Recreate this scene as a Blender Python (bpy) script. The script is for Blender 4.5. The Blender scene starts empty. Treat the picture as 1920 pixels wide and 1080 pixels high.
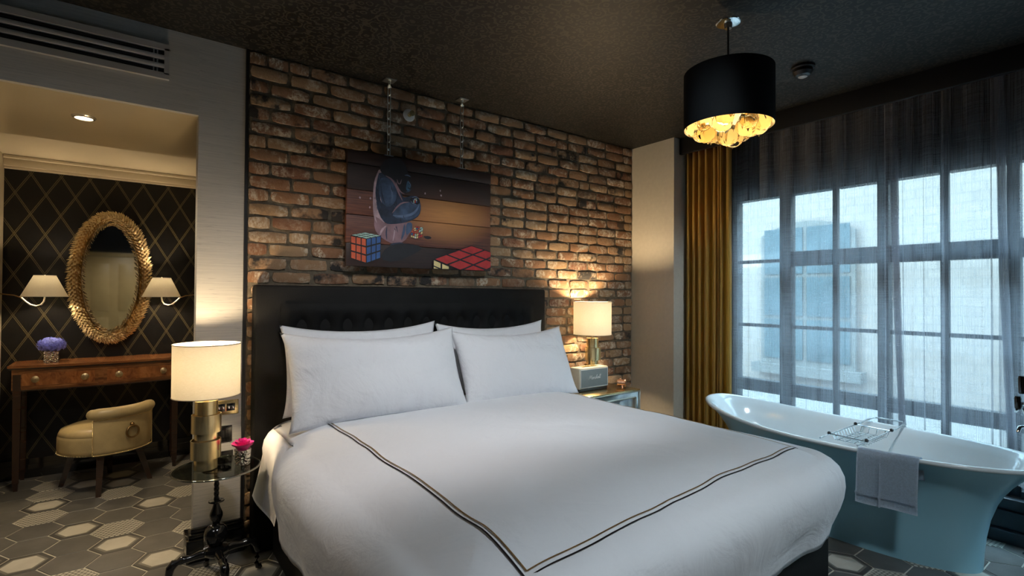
import bpy, bmesh, math, random
from mathutils import Vector, Matrix, noise
R = random.Random(7)
PI = math.pi
scn = bpy.context.scene
COL = scn.collection

# ------------------------------------------------------------------ camera
CAM_Z = 1.3725
FPX = 964.54
yaw, pitch, roll = 0.636445, 0.0128674, 0.0062992
fwd = Vector((math.sin(yaw)*math.cos(pitch), math.cos(yaw)*math.cos(pitch), math.sin(pitch)))
rt0 = Vector((math.cos(yaw), -math.sin(yaw), 0)); up0 = rt0.cross(fwd)
rt = rt0*math.cos(roll) + up0*math.sin(roll); up = up0*math.cos(roll) - rt0*math.sin(roll)
cd = bpy.data.cameras.new('camera'); cam = bpy.data.objects.new('camera', cd); COL.objects.link(cam)
cd.sensor_fit = 'HORIZONTAL'; cd.sensor_width = 36; cd.lens = 36*FPX/1920; cd.clip_start = .05; cd.clip_end = 200
m3 = Matrix((rt, up, -fwd)).transposed()
cam.matrix_world = Matrix.Translation((0, 0, CAM_Z)) @ m3.to_4x4()
scn.camera = cam

# ------------------------------------------------------------------ world, daylight, exposure
w = bpy.data.worlds.new('overcast_sky'); scn.world = w; w.use_nodes = True
bg = w.node_tree.nodes['Background']; bg.inputs[0].default_value = (.50, .79, 1.0, 1); bg.inputs[1].default_value = 17.0
pl = bpy.data.lights.new('window_portal', 'AREA'); pl.shape = 'RECTANGLE'; pl.size = 3.6; pl.size_y = 2.0
pl.cycles.is_portal = True
po = bpy.data.objects.new('window_portal', pl); COL.objects.link(po)
po.location = (4.32, .62, 1.25); po.rotation_euler = (0, PI/2, PI)
vs = scn.view_settings
vs.view_transform = 'Standard'; vs.look = 'None'; vs.exposure = 0.28; vs.gamma = 1.0; vs.use_curve_mapping = False
cy = scn.cycles
cy.max_bounces = 10; cy.diffuse_bounces = 5; cy.glossy_bounces = 4; cy.transmission_bounces = 8; cy.transparent_max_bounces = 24
cy.caustics_reflective = False; cy.caustics_refractive = False; cy.sample_clamp_indirect = 6.0
cy.use_denoising = True

# ------------------------------------------------------------------ material helpers
class NT:
    def __init__(s, name):
        s.m = bpy.data.materials.new(name); s.m.use_nodes = True; s.t = s.m.node_tree; s.n = s.t.nodes
        s.b = s.n['Principled BSDF']; s.out = s.n['Material Output']
    def node(s, typ, **kw):
        n = s.n.new(typ)
        for k, v in kw.items(): setattr(n, k, v)
        return n
    def link(s, a, b): s.t.links.new(a, b)
    def val(s, sock, v):
        if hasattr(v, 'is_linked') or hasattr(v, 'links'): s.link(v, sock)
        else: sock.default_value = v
    def math(s, op, a, b=0.0, c=0.0):
        n = s.node('ShaderNodeMath', operation=op)
        for i, v in enumerate((a, b, c)): s.val(n.inputs[i], v)
        return n.outputs[0]
    def coord(s, kind='Object', scale=(1, 1, 1), rot=(0, 0, 0), loc=(0, 0, 0)):
        tc = s.node('ShaderNodeTexCoord'); mp = s.node('ShaderNodeMapping')
        mp.inputs['Scale'].default_value = scale; mp.inputs['Rotation'].default_value = rot; mp.inputs['Location'].default_value = loc
        s.link(tc.outputs[kind], mp.inputs[0]); return mp.outputs[0]
    def noise(s, vec, scale=5, detail=4, rough=.55, dist=0):
        n = s.node('ShaderNodeTexNoise'); s.link(vec, n.inputs['Vector'])
        n.inputs['Scale'].default_value = scale; n.inputs['Detail'].default_value = detail
        n.inputs['Roughness'].default_value = rough; n.inputs['Distortion'].default_value = dist
        return n.outputs[0]
    def ramp(s, fac, stops, interp='LINEAR'):
        n = s.node('ShaderNodeValToRGB'); n.color_ramp.interpolation = interp
        els = n.color_ramp.elements
        while len(els) < len(stops): els.new(.5)
        for e, (p, c) in zip(els, stops):
            e.position = p; e.color = (*c, 1) if len(c) == 3 else c
        s.link(fac, n.inputs[0]); return n.outputs[0]
    def mix(s, fac, a, b, blend='MIX'):
        n = s.node('ShaderNodeMix', data_type='RGBA', blend_type=blend)
        s.val(n.inputs[0], fac)
        for i, v in ((6, a), (7, b)):
            if isinstance(v, tuple): v = (*v, 1) if len(v) == 3 else v
            s.val(n.inputs[i], v)
        return n.outputs[2]
    def bump(s, h, strength=.3, dist=.01):
        n = s.node('ShaderNodeBump'); n.inputs['Strength'].default_value = strength; n.inputs['Distance'].default_value = dist
        s.link(h, n.inputs['Height']); s.link(n.outputs[0], s.b.inputs['Normal'])
    def sep(s, vec):
        n = s.node('ShaderNodeSeparateXYZ'); s.link(vec, n.inputs[0]); return n.outputs
    def base(s, c): s.val(s.b.inputs['Base Color'], (*c, 1) if isinstance(c, tuple) and len(c) == 3 else c)

def plain(name, col, rough=.5, metal=0.0, var=.12, scale=8, bump=0, bscale=40, coat=0, sheen=0, spec=.5, detail=4, stretch=(1, 1, 1)):
    k = NT(name); v = k.coord(scale=stretch)
    n = k.noise(v, scale, detail)
    a = tuple(c*(1-var) for c in col); b = tuple(min(1, c*(1+var)) for c in col)
    k.base(k.ramp(n, [(.3, a), (.7, b)]))
    k.b.inputs['Roughness'].default_value = rough; k.b.inputs['Metallic'].default_value = metal
    k.b.inputs['Specular IOR Level'].default_value = spec
    if coat: k.b.inputs['Coat Weight'].default_value = coat; k.b.inputs['Coat Roughness'].default_value = .12
    if sheen: k.b.inputs['Sheen Weight'].default_value = sheen
    if bump: k.bump(k.noise(v, bscale, 3), bump, .004)
    return k.m

def glow(name, col, strength):
    k = NT(name); k.base(col); k.b.inputs['Emission Color'].default_value = (*col, 1); k.b.inputs['Emission Strength'].default_value = strength
    return k.m

MT = {}
def m_brick():
    k = NT('old_brick'); oi = k.node('ShaderNodeObjectInfo'); rnd = oi.outputs['Random']
    v = k.coord()
    add = k.node('ShaderNodeVectorMath', operation='ADD'); k.link(v, add.inputs[0])
    cmb = k.node('ShaderNodeCombineXYZ'); s = k.math('MULTIPLY', rnd, 97.0)
    for i in range(3): k.link(s, cmb.inputs[i])
    k.link(cmb.outputs[0], add.inputs[1]); v2 = add.outputs[0]
    hue = k.ramp(rnd, [(0, (.19, .082, .040)), (.18, (.29, .150, .070)), (.34, (.14, .054, .028)), (.5, (.34, .215, .110)), (.64, (.22, .105, .050)), (.8, (.37, .25, .135)), (.93, (.20, .115, .060)), (1, (.11, .075, .05))])
    n1 = k.noise(v2, 26, 6, .65); n2 = k.noise(v2, 9, 5, .6, .6); n3 = k.noise(v2, 70, 4, .7)
    c = k.mix(k.ramp(n1, [(.35, (0, 0, 0)), (.7, (1, 1, 1))]), hue, (.34, .20, .12), 'MIX')
    c = k.mix(.55, c, hue)
    whim = k.math('MULTIPLY', k.ramp(n2, [(.46, (0, 0, 0)), (.58, (1, 1, 1))]), k.ramp(k.noise(v2, 45, 5, .75), [(.42, (0, 0, 0)), (.58, (1, 1, 1))]))
    amt = k.ramp(k.math('FRACT', k.math('MULTIPLY', rnd, 7.31)), [(0, (.25, .25, .25)), (.4, (.6, .6, .6)), (.8, (1, 1, 1))])
    c = k.mix(k.math('MULTIPLY', whim, amt), c, (.58, .49, .37))
    soot = k.math('MULTIPLY', k.ramp(k.noise(v2, 7, 4, .6), [(.50, (0, 0, 0)), (.60, (1, 1, 1))]), k.ramp(k.math('FRACT', k.math('MULTIPLY', rnd, 13.7)), [(.80, (0, 0, 0)), (.86, (1, 1, 1))]))
    c = k.mix(soot, c, (.025, .022, .02))
    k.base(c); k.b.inputs['Roughness'].default_value = .88
    k.bump(k.math('ADD', k.math('MULTIPLY', n1, .6), n3), .75, .006)
    return k.m
MT['brick'] = m_brick()
MT['mortar'] = plain('mortar', (.13, .105, .072), .95, var=.3, scale=30, bump=.8, bscale=120)

def m_ceiling():
    k = NT('dark_patterned_wallpaper'); v = k.coord()
    vo = k.node('ShaderNodeTexVoronoi'); k.link(v, vo.inputs['Vector']); vo.inputs['Scale'].default_value = 22
    wv = k.node('ShaderNodeTexWave', wave_type='RINGS', rings_direction='Z'); k.link(vo.outputs['Position'], wv.inputs['Vector'])
    sub = k.node('ShaderNodeVectorMath', operation='SUBTRACT'); k.link(v, sub.inputs[0])
    sc = k.node('ShaderNodeVectorMath', operation='SCALE'); k.link(vo.outputs['Position'], sc.inputs[0]); sc.inputs['Scale'].default_value = 1.0
    d = vo.outputs['Distance']
    rings = k.math('SINE', k.math('ADD', k.math('MULTIPLY', d, 15.0), k.math('MULTIPLY', k.noise(v, 40, 2), 6.0)))
    f = k.ramp(rings, [(.35, (0, 0, 0)), (.75, (1, 1, 1))])
    k.base(k.mix(f, (.003, .003, .003), (.036, .031, .023)))
    k.b.inputs['Roughness'].default_value = .55; k.b.inputs['Specular IOR Level'].default_value = .35
    return k.m
MT['ceiling'] = m_ceiling()

def m_grass():
    k = NT('grasscloth_wallpaper'); v = k.coord(scale=(3, 3, 160)); v2 = k.coord(scale=(14, 14, 260))
    n = k.noise(v, 1.0, 4, .6); n2 = k.noise(v2, 1.0, 2)
    c = k.ramp(n, [(.3, (.34, .34, .33)), (.6, (.42, .41, .39))])
    c = k.mix(k.ramp(n2, [(.62, (0, 0, 0)), (.74, (.55, .55, .55))]), c, (.20, .20, .20))
    k.base(c); k.b.inputs['Roughness'].default_value = .6; k.bump(n, .15, .003)
    return k.m
MT['grass'] = m_grass()

def m_diamond():
    k = NT('black_diamond_wallpaper'); x, y, z = k.sep(k.coord())
    P, Q = .170, .30      # diamond width and height
    a = k.math('ADD', k.math('DIVIDE', x, P), k.math('DIVIDE', z, Q)); b = k.math('SUBTRACT', k.math('DIVIDE', x, P), k.math('DIVIDE', z, Q))
    fs = []
    for q in (a, b):
        f = k.math('ABSOLUTE', k.math('SUBTRACT', k.math('FRACT', q), .5))
        # double line: |f-.02| small
        g = k.math('ABSOLUTE', k.math('SUBTRACT', f, .030))
        fs.append(k.math('LESS_THAN', g, .016))
    f = k.math('MAXIMUM', *fs)
    n = k.noise(k.coord(), 180, 2)
    c = k.mix(f, (.005, .005, .006), k.ramp(n, [(.3, (.055, .047, .026)), (.7, (.105, .09, .05))]))
    k.base(c); k.b.inputs['Roughness'].default_value = .42; k.b.inputs['Specular IOR Level'].default_value = .3
    return k.m
MT['diamond'] = m_diamond()

def hexmetric(k, v):
    x, y, z = k.sep(v); ax = k.math('ABSOLUTE', x); ay = k.math('ABSOLUTE', y)
    return k.math('MAXIMUM', ay, k.math('ADD', k.math('MULTIPLY', ay, .5), k.math('MULTIPLY', ax, .866)))
def m_tile(kind):
    k = NT('tile_'+kind); v = k.coord(); oi = k.node('ShaderNodeObjectInfo')
    add = k.node('ShaderNodeVectorMath', operation='ADD'); k.link(v, add.inputs[0]); k.link(oi.outputs['Location'], add.inputs[1])
    n = k.noise(add.outputs[0], 9, 5, .6); n2 = k.noise(add.outputs[0], 60, 3)
    grey = k.ramp(n, [(.3, (.085, .083, .078)), (.7, (.135, .131, .122))])
    grey = k.mix(k.math('MULTIPLY', oi.outputs['Random'], .4), grey, (.075, .074, .072))
    cream = k.ramp(n, [(.3, (.44, .42, .36)), (.7, (.54, .52, .46))])
    if kind == 'plain': c = grey
    elif kind == 'framed':
        h = hexmetric(k, v)
        c = k.ramp(h, [(0, (1, 1, 1)), (.0768/.2, (.28, .28, .28)), (.0855/.2, (.10, .10, .10)), (.098/.2, (.05, .05, .05))], 'CONSTANT') if False else None
        i1 = k.math('LESS_THAN', h, .074); i2 = k.math('LESS_THAN', h, .086)
        c = k.mix(i2, (.058, .056, .053), (.17, .163, .14)); c = k.mix(i1, c, cream)
    else:
        x, y, z = k.sep(k.coord(rot=(0, 0, math.radians(30))))
        cs = .021
        fx = k.math('ABSOLUTE', k.math('SUBTRACT', k.math('FRACT', k.math('DIVIDE', x, cs)), .5))
        row = k.math('FLOOR', k.math('DIVIDE', x, cs))
        fy = k.math('ABSOLUTE', k.math('SUBTRACT', k.math('FRACT', k.math('ADD', k.math('DIVIDE', y, cs*1.0), k.math('MULTIPLY', row, .5))), .5))
        inr = k.math('MULTIPLY', k.math('LESS_THAN', fx, .36), k.math('LESS_THAN', fy, .33))
        c = k.mix(inr, (.13, .125, .105), cream)
    k.base(c); k.b.inputs['Roughness'].default_value = .42; k.bump(n2, .12, .002)
    return k.m
for _k in ('plain', 'framed', 'dotted'): MT['tile_'+_k] = m_tile(_k)

MT['grout'] = plain('pale_grout', (.50, .48, .41), .9)
MT['cream'] = plain('cream_wall', (.47, .42, .33), .38, var=.04, scale=3, coat=.15)
MT['soffit'] = plain('cream_lacquer', (.43, .36, .24), .30, var=.05, scale=2, coat=.3)
MT['beige'] = plain('beige_wall', (.56, .52, .44), .75, var=.04, scale=30, bump=.1, bscale=300)
MT['darkwall'] = plain('charcoal_wall', (.03, .03, .032), .7)
MT['door'] = plain('beige_door', (.60, .43, .18), .4, var=.05)
MT['black'] = plain('black_paint', (.010, .010, .011), .35)
MT['blackgloss'] = plain('black_gloss', (.008, .008, .008), .12, coat=.5)
MT['frame'] = plain('black_steel', (.014, .02, .026), .4)
MT['leather'] = plain('black_upholstery', (.0075, .0075, .0075), .6, bump=.2, bscale=220, var=.2, spec=.12)
MT['linen'] = plain('white_cotton', (.79, .795, .825), .85, var=.02, scale=4, bump=.32, bscale=10, sheen=.2)
MT['pillow'] = plain('white_pillowcase', (.80, .81, .84), .85, var=.02, scale=4, bump=.6, bscale=13, sheen=.2)
def m_cloth(name, col, sc, st, dist):
    k = NT(name); v = k.coord(); n = k.noise(v, sc, 5, .55, 1.6); n2 = k.noise(v, sc*3.5, 3, .5, .8)
    k.base(k.ramp(n, [(.3, tuple(c*.98 for c in col)), (.7, col)])); k.b.inputs['Roughness'].default_value = .85; k.b.inputs['Sheen Weight'].default_value = .2
    k.bump(k.math('ADD', n, k.math('MULTIPLY', n2, .25)), st, dist); return k.m
MT['linen'] = m_cloth('white_cotton_duvet', (.79, .795, .825), 3.2, .35, .03)
MT['pillow'] = m_cloth('white_cotton_pillowcase', (.80, .81, .84), 4.5, .55, .03)
MT['gold_thread'] = plain('gold_thread', (.33, .20, .07), .6, var=.3, scale=200)
MT['dark_thread'] = plain('dark_thread', (.02, .013, .015), .7)
MT['chrome'] = plain('chrome', (.75, .77, .78), .12, 1.0, var=.05)
MT['galv'] = plain('galvanised_steel', (.62, .66, .66), .3, 1.0, var=.2)
MT['white'] = plain('white_plastic', (.75, .74, .70), .4)
MT['vent'] = plain('grey_vent_paint', (.34, .34, .34), .5, var=.04)
MT['agedbrass'] = plain('aged_brass', (.42, .34, .22), .35, 1.0, var=.4, scale=160)
MT['wicker'] = plain('bronze', (.25, .16, .07), .4, 1.0)

def m_brass(name='brushed_brass', col=(.95, .76, .40), rough=.22, metal=.85):
    k = NT(name); v = k.coord(scale=(60, 60, 1.5)); n = k.noise(v, 3, 3)
    k.base(k.ramp(n, [(.3, tuple(c*.8 for c in col)), (.7, col)])); k.b.inputs['Metallic'].default_value = metal
    k.b.inputs['Roughness'].default_value = rough; k.b.inputs['Anisotropic'].default_value = .5
    k.bump(n, .05, .002); return k.m
MT['brass'] = m_brass()
MT['gilt'] = m_brass('gilded_leaf', (.92, .72, .42), .2, .6)
MT['rosegold'] = m_brass('rose_gold', (.78, .42, .26), .2)

def m_wood(name, dark, mid, light, scale=(2, 14, 14), rough=.25, coat=.4):
    k = NT(name); v = k.coord(scale=scale); n = k.noise(v, 2.2, 6, .6, .9); n2 = k.noise(k.coord(scale=tuple(s*4 for s in scale)), 3, 4)
    c = k.ramp(n, [(.25, dark), (.5, mid), (.75, light)])
    k.base(k.mix(k.math('MULTIPLY', n2, .35), c, dark)); k.b.inputs['Roughness'].default_value = rough
    k.b.inputs['Coat Weight'].default_value = coat; k.b.inputs['Coat Roughness'].default_value = .1
    return k.m
MT['mahogany'] = m_wood('mahogany', (.055, .018, .007), (.19, .075, .024), (.34, .15, .05))
MT['flame'] = m_wood('flame_mahogany', (.07, .02, .008), (.26, .095, .028), (.44, .19, .06), (9, 6, 5))
MT['darkwood'] = m_wood('dark_mahogany', (.012, .006, .004), (.03, .013, .008), (.05, .022, .012))
MT['tan'] = plain('tan_leather', (.42, .33, .17), .38, var=.14, scale=9, bump=.15, bscale=160, coat=.1)

def m_shade():
    k = NT('lit_linen_shade'); n = k.noise(k.coord(scale=(1, 1, 6)), 90, 2)
    d = k.node('ShaderNodeBsdfDiffuse'); t = k.node('ShaderNodeBsdfTranslucent'); mx = k.node('ShaderNodeMixShader')
    c = k.ramp(n, [(.3, (.86, .83, .74)), (.7, (.94, .91, .84))])
    k.link(c, d.inputs[0]); k.link(c, t.inputs[0]); mx.inputs[0].default_value = .55
    k.link(d.outputs[0], mx.inputs[1]); k.link(t.outputs[0], mx.inputs[2]); k.link(mx.outputs[0], k.out.inputs[0])
    return k.m
MT['shade'] = m_shade()

def m_sheer():
    k = NT('sheer_voile'); v = k.coord(scale=(1, 1, 1))
    n = k.noise(k.coord(scale=(1, 420, 2)), 1.0, 2); n2 = k.noise(k.coord(scale=(1, 5, 380)), 1.0, 2)
    tr = k.node('ShaderNodeBsdfTransparent'); d = k.node('ShaderNodeBsdfDiffuse'); t = k.node('ShaderNodeBsdfTranslucent')
    m1 = k.node('ShaderNodeMixShader'); m2 = k.node('ShaderNodeMixShader')
    d.inputs[0].default_value = t.inputs[0].default_value = (.46, .46, .50, 1)
    m1.inputs[0].default_value = .65; k.link(d.outputs[0], m1.inputs[1]); k.link(t.outputs[0], m1.inputs[2])
    f = k.math('ADD', k.math('MULTIPLY', n, .30), k.math('MULTIPLY', n2, .14))
    k.link(k.math('ADD', f, .20), m2.inputs[0])
    k.link(tr.outputs[0], m2.inputs[1]); k.link(m1.outputs[0], m2.inputs[2]); k.link(m2.outputs[0], k.out.inputs[0])
    return k.m
MT['sheer'] = m_sheer()

def m_gold_curtain():
    k = NT('mustard_satin'); n = k.noise(k.coord(scale=(40, 40, 2)), 6, 3)
    k.base(k.ramp(n, [(.3, (.56, .34, .065)), (.7, (.68, .43, .10))])); k.b.inputs['Roughness'].default_value = .42
    k.b.inputs['Sheen Weight'].default_value = .25
    return k.m
MT['goldcurtain'] = m_gold_curtain()

def m_pane(name, tint=(1, 1, 1), gl=.06, rough=0.0):
    k = NT(name); tr = k.node('ShaderNodeBsdfTransparent'); g = k.node('ShaderNodeBsdfGlossy'); mx = k.node('ShaderNodeMixShader')
    n = k.noise(k.coord(), 3, 2)
    k.link(k.ramp(n, [(0, tuple(c*.97 for c in tint)), (1, tint)]), tr.inputs[0]); g.inputs['Roughness'].default_value = rough
    mx.inputs[0].default_value = gl; k.link(tr.outputs[0], mx.inputs[1]); k.link(g.outputs[0], mx.inputs[2]); k.link(mx.outputs[0], k.out.inputs[0])
    return k.m
MT['pane'] = m_pane('window_glass', (.93, .97, .98))
MT['tabletop_glass'] = m_pane('smoked_glass', (.42, .45, .42), .16, .02)
MT['glass_edge'] = m_pane('glass_edge', (.55, .62, .58), .35, .1)
def m_cutglass(name, tint=(.92, .95, .93), sc=60, gl=.22):
    k = NT(name); v = k.coord(); vo = k.node('ShaderNodeTexVoronoi'); k.link(v, vo.inputs['Vector']); vo.inputs['Scale'].default_value = sc
    tr = k.node('ShaderNodeBsdfTransparent'); g = k.node('ShaderNodeBsdfGlossy'); mx = k.node('ShaderNodeMixShader')
    bp = k.node('ShaderNodeBump'); bp.inputs['Strength'].default_value = .8; bp.inputs['Distance'].default_value = .01; k.link(vo.outputs['Distance'], bp.inputs['Height'])
    k.link(bp.outputs[0], g.inputs['Normal']); g.inputs['Roughness'].default_value = .08
    k.link(k.ramp(vo.outputs['Distance'], [(0, tuple(c*.55 for c in tint)), (.5, tint)]), tr.inputs[0])
    k.link(k.ramp(vo.outputs['Distance'], [(0, (gl*2.4,)*3), (.6, (gl,)*3)]), mx.inputs[0])
    k.link(tr.outputs[0], mx.inputs[1]); k.link(g.outputs[0], mx.inputs[2]); k.link(mx.outputs[0], k.out.inputs[0])
    return k.m
MT['cutglass'] = m_cutglass('cut_crystal', (.95, .97, .96), 90, .45)
k = NT('ribbed_amber_glass'); k.base(k.ramp(k.noise(k.coord(), 2, 2), [(0, (.93, .80, .56)), (1, (.98, .90, .72))])); k.b.inputs['Transmission Weight'].default_value = 1; k.b.inputs['IOR'].default_value = 1.13; k.b.inputs['Roughness'].default_value = .03; MT['bauble'] = k.m
k = NT('mirror_silver'); k.base(k.ramp(k.noise(k.coord(), 4, 3), [(0, (.78, .76, .70)), (1, (.86, .84, .78))])); k.b.inputs['Metallic'].default_value = 1; k.b.inputs['Roughness'].default_value = .03; MT['mirror'] = k.m
def m_antique():
    k = NT('antiqued_mirror'); n = k.noise(k.coord(), 9, 6, .65, 1.2)
    k.base(k.ramp(n, [(.3, (.25, .24, .25)), (.5, (.62, .63, .62)), (.7, (.74, .75, .73))])); k.b.inputs['Metallic'].default_value = .9; k.b.inputs['Roughness'].default_value = .14
    return k.m
MT['antique'] = m_antique()
MT['silverbead'] = plain('silver_bead', (.70, .67, .58), .3, 1.0)
MT['porcelain_in'] = plain('white_enamel', (.78, .84, .86), .12, var=.02, coat=.6)
MT['porcelain_out'] = plain('teal_cast_enamel', (.33, .62, .74), .30, var=.03, scale=2, coat=.2)  # white enamel with the cool teal cast of its shaded side put into the colour
MT['towel'] = plain('white_terry', (.64, .74, .85), .95, var=.10, scale=120, bump=1.0, bscale=420, sheen=.4)  # white terry, the blue tint of the daylight put into its colour
MT['rose'] = plain('magenta_petal', (.78, .012, .30), .5, var=.25, scale=30, sheen=.3)
MT['hydrangea'] = plain('blue_petal', (.15, .19, .80), .55, var=.5, scale=45)
MT['stem'] = plain('green_stem', (.06, .14, .03), .6)
MT['concrete'] = plain('pale_paving', (.17, .15, .135), .85, var=.15)

# ------------------------------------------------------------------ mesh helpers
def NB(): return bmesh.new()
def box(bm, x0, x1, y0, y1, z0, z1, bev=0, seg=2):
    vs = [bm.verts.new(p) for p in ((x0, y0, z0), (x1, y0, z0), (x1, y1, z0), (x0, y1, z0), (x0, y0, z1), (x1, y0, z1), (x1, y1, z1), (x0, y1, z1))]
    fs = [bm.faces.new([vs[i] for i in q]) for q in ((3, 2, 1, 0), (4, 5, 6, 7), (0, 1, 5, 4), (1, 2, 6, 5), (2, 3, 7, 6), (3, 0, 4, 7))]
    if bev:
        es = {e for f in fs for e in f.edges}
        bmesh.ops.bevel(bm, geom=list(es), offset=bev, segments=seg, profile=.5, affect='EDGES')
    return bm
def lathe(bm, prof, cx=0, cy=0, n=32, cap=True, fn=None):
    rings = []
    for r, z in prof:
        ring = []
        for i in range(n):
            a = 2*PI*i/n; rr = r*(fn(a, z) if fn else 1)
            ring.append(bm.verts.new((cx+rr*math.cos(a), cy+rr*math.sin(a), z)))
        rings.append(ring)
    for a, b in zip(rings, rings[1:]):
        for i in range(n): bm.faces.new((a[i], a[(i+1) % n], b[(i+1) % n], b[i]))
    if cap:
        bm.faces.new(rings[0][::-1]); bm.faces.new(rings[-1])
    return bm
def tube(bm, pts, r, n=8, closed=False):
    pts = [Vector(p) for p in pts]; L = len(pts); rings = []
    ref = None
    for i, p in enumerate(pts):
        if closed: t = pts[(i+1) % L]-pts[i-1]
        else: t = pts[min(i+1, L-1)]-pts[max(i-1, 0)]
        t.normalize()
        if ref is None: ref = Vector((0, 0, 1)) if abs(t.z) < .9 else Vector((1, 0, 0))
        a = t.cross(ref)
        if a.length < 1e-4: a = t.cross(Vector((.3, .7, .2)))
        a.normalize(); b = t.cross(a).normalized(); ref = b.cross(t) if False else ref
        rr = r[i] if isinstance(r, (list, tuple)) else r
        rings.append([bm.verts.new(p+a*(rr*math.cos(2*PI*j/n))+b*(rr*math.sin(2*PI*j/n))) for j in range(n)])
    rng = range(L) if closed else range(L-1)
    for i in rng:
        A, B = rings[i], rings[(i+1) % L]
        for j in range(n): bm.faces.new((A[j], A[(j+1) % n], B[(j+1) % n], B[j]))
    if not closed:
        bm.faces.new(rings[0][::-1]); bm.faces.new(rings[-1])
    return bm
def grid(bm, nu, nv, f, wrapu=False):
    V = [[bm.verts.new(f(i/(nu if wrapu else nu-1), j/(nv-1))) for i in range(nu)] for j in range(nv)]
    for j in range(nv-1):
        for i in range(nu if wrapu else nu-1):
            i2 = (i+1) % nu
            try: bm.faces.new((V[j][i], V[j][i2], V[j+1][i2], V[j+1][i]))
            except ValueError: pass
    return V
def prism(bm, poly, place, t):
    """poly: 2-D outline; place(u,v,d)->3-D; extruded by t"""
    a = [bm.verts.new(place(u, v, 0)) for u, v in poly]; b = [bm.verts.new(place(u, v, t)) for u, v in poly]
    bm.faces.new(a[::-1]); bm.faces.new(b); n = len(poly)
    for i in range(n): bm.faces.new((a[i], a[(i+1) % n], b[(i+1) % n], b[i]))
def sphere(bm, c, r, u=12, v=8, sc=(1, 1, 1)):
    mtx = Matrix.Translation(c) @ Matrix.Diagonal((r*sc[0], r*sc[1], r*sc[2], 1))
    bmesh.ops.create_uvsphere(bm, u_segments=u, v_segments=v, radius=1, matrix=mtx)

WL = {}
def mesh_of(name, bm, mats, smooth=30, fix=True):
    if fix: bmesh.ops.recalc_face_normals(bm, faces=bm.faces)
    me = bpy.data.meshes.new(name); bm.to_mesh(me); bm.free()
    for m in (mats if isinstance(mats, (list, tuple)) else [mats]): me.materials.append(MT[m] if isinstance(m, str) else m)
    if smooth:
        me.shade_smooth()
        if smooth < 180: me.set_sharp_from_angle(angle=math.radians(smooth))
    return me
def tag(o, label=None, cat=None, group=None, kind=None):
    for k, v in (('label', label), ('category', cat), ('group', group), ('kind', kind)):
        if v: o[k] = v
    return o
def empty(name, loc, label, cat, group=None, rz=0):
    o = bpy.data.objects.new(name, None); COL.objects.link(o); o.location = loc; o.rotation_euler = (0, 0, rz); o.empty_display_size = .05
    WL[o.name] = Vector(loc); return tag(o, label, cat, group)
def put(name, bm, mats, parent=None, smooth=30, fix=True, local=False, label=None, cat=None, group=None, kind=None):
    """world-space bmesh -> object; children are stored relative to their parent's place (local=True: already local)"""
    if parent is None:
        xs = [v.co for v in bm.verts]
        mn = Vector((min(p.x for p in xs), min(p.y for p in xs), min(p.z for p in xs))); mx = Vector((max(p.x for p in xs), max(p.y for p in xs), max(p.z for p in xs)))
        org = Vector(((mn.x+mx.x)/2, (mn.y+mx.y)/2, mn.z))
    else: org = WL[parent.name]
    if not (local and parent is not None): bmesh.ops.translate(bm, verts=bm.verts, vec=-org)
    o = bpy.data.objects.new(name, mesh_of(name, bm, mats, smooth, fix)); COL.objects.link(o)
    if parent is None: o.location = org
    else: o.parent = parent
    WL[o.name] = org.copy(); return tag(o, label, cat, group, kind)
def copy_tree(o, parent=None):
    c = o.copy(); COL.objects.link(c); c.parent = parent
    for ch in list(o.children): copy_tree(ch, c)
    return c
def bx(name, dims, mats, parent=None, bev=0, **kw):
    bm = NB(); box(bm, *dims, bev=bev); return put(name, bm, mats, parent, **kw)
def st(name, dims, mats, parent=None, bev=0, **kw): return bx(name, dims, mats, parent, bev, kind='structure' if parent is None else None, **kw)
def lamp(name, kind, loc, power, col, parent=None, size=.05, rot=None, **kw):
    l = bpy.data.lights.new(name, kind); l.energy = power; l.color = col; l.shadow_soft_size = size
    for k_, v in kw.items(): setattr(l, k_, v)
    o = bpy.data.objects.new(name, l); COL.objects.link(o)
    if parent is not None: o.parent = parent; o.location = Vector(loc)-WL[parent.name]
    else: o.location = loc
    if rot: o.rotation_euler = rot
    return o
def project(p):
    d = Vector(p)-Vector((0, 0, CAM_Z)); z = d.dot(fwd)
    if z < .05: return None
    return 960+FPX*d.dot(rt)/z, 540-FPX*d.dot(up)/z
WARM = (1.0, .74, .43)

# ================================================================== THE SETTING
WY = 3.107          # plane of the brick wall
CZ = 2.70
XL, YR = -2.2, -1.9
floor = st('floor', (XL, 4.25, YR, 5.3, -.12, -.003), 'grout')
def hex_mesh(mat):
    bm = NB(); s, h = .1220, .2140/2
    def ring(k, z): return [bm.verts.new((x*k, y*k, z)) for x, y in ((s, 0), (s/2, h), (-s/2, h), (-s, 0), (-s/2, -h), (s/2, -h))]
    a, b, c = ring(1, -.02), ring(1, -.0015), ring(.985, 0)
    for p, q in ((a, b), (b, c)):
        for i in range(6): bm.faces.new((p[i], p[(i+1) % 6], q[(i+1) % 6], q[i]))
    bm.faces.new(c)
    return mesh_of('floor_tile', bm, mat, 0)
HM = {k_: hex_mesh('tile_'+k_) for k_ in ('plain', 'framed', 'dotted')}
known = {}
for c_ in ((0, 0), (-1, 1.5), (1, -1.5), (-2, 0), (1, 2.5), (-2, 4), (3, -3.5), (-3, .5), (16, -11), (0, 5), (-1, 5.5), (18, -13)): known[c_] = 'framed'
for c_ in ((-2, 3), (0, 1), (0, 4), (-1, -1.5), (2, 0), (2, 3), (2, -3), (-2, 6), (18, -12), (16, -12), (2, 6), (20, -11)): known[c_] = 'dotted'
tiles, rest = [], []
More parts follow.
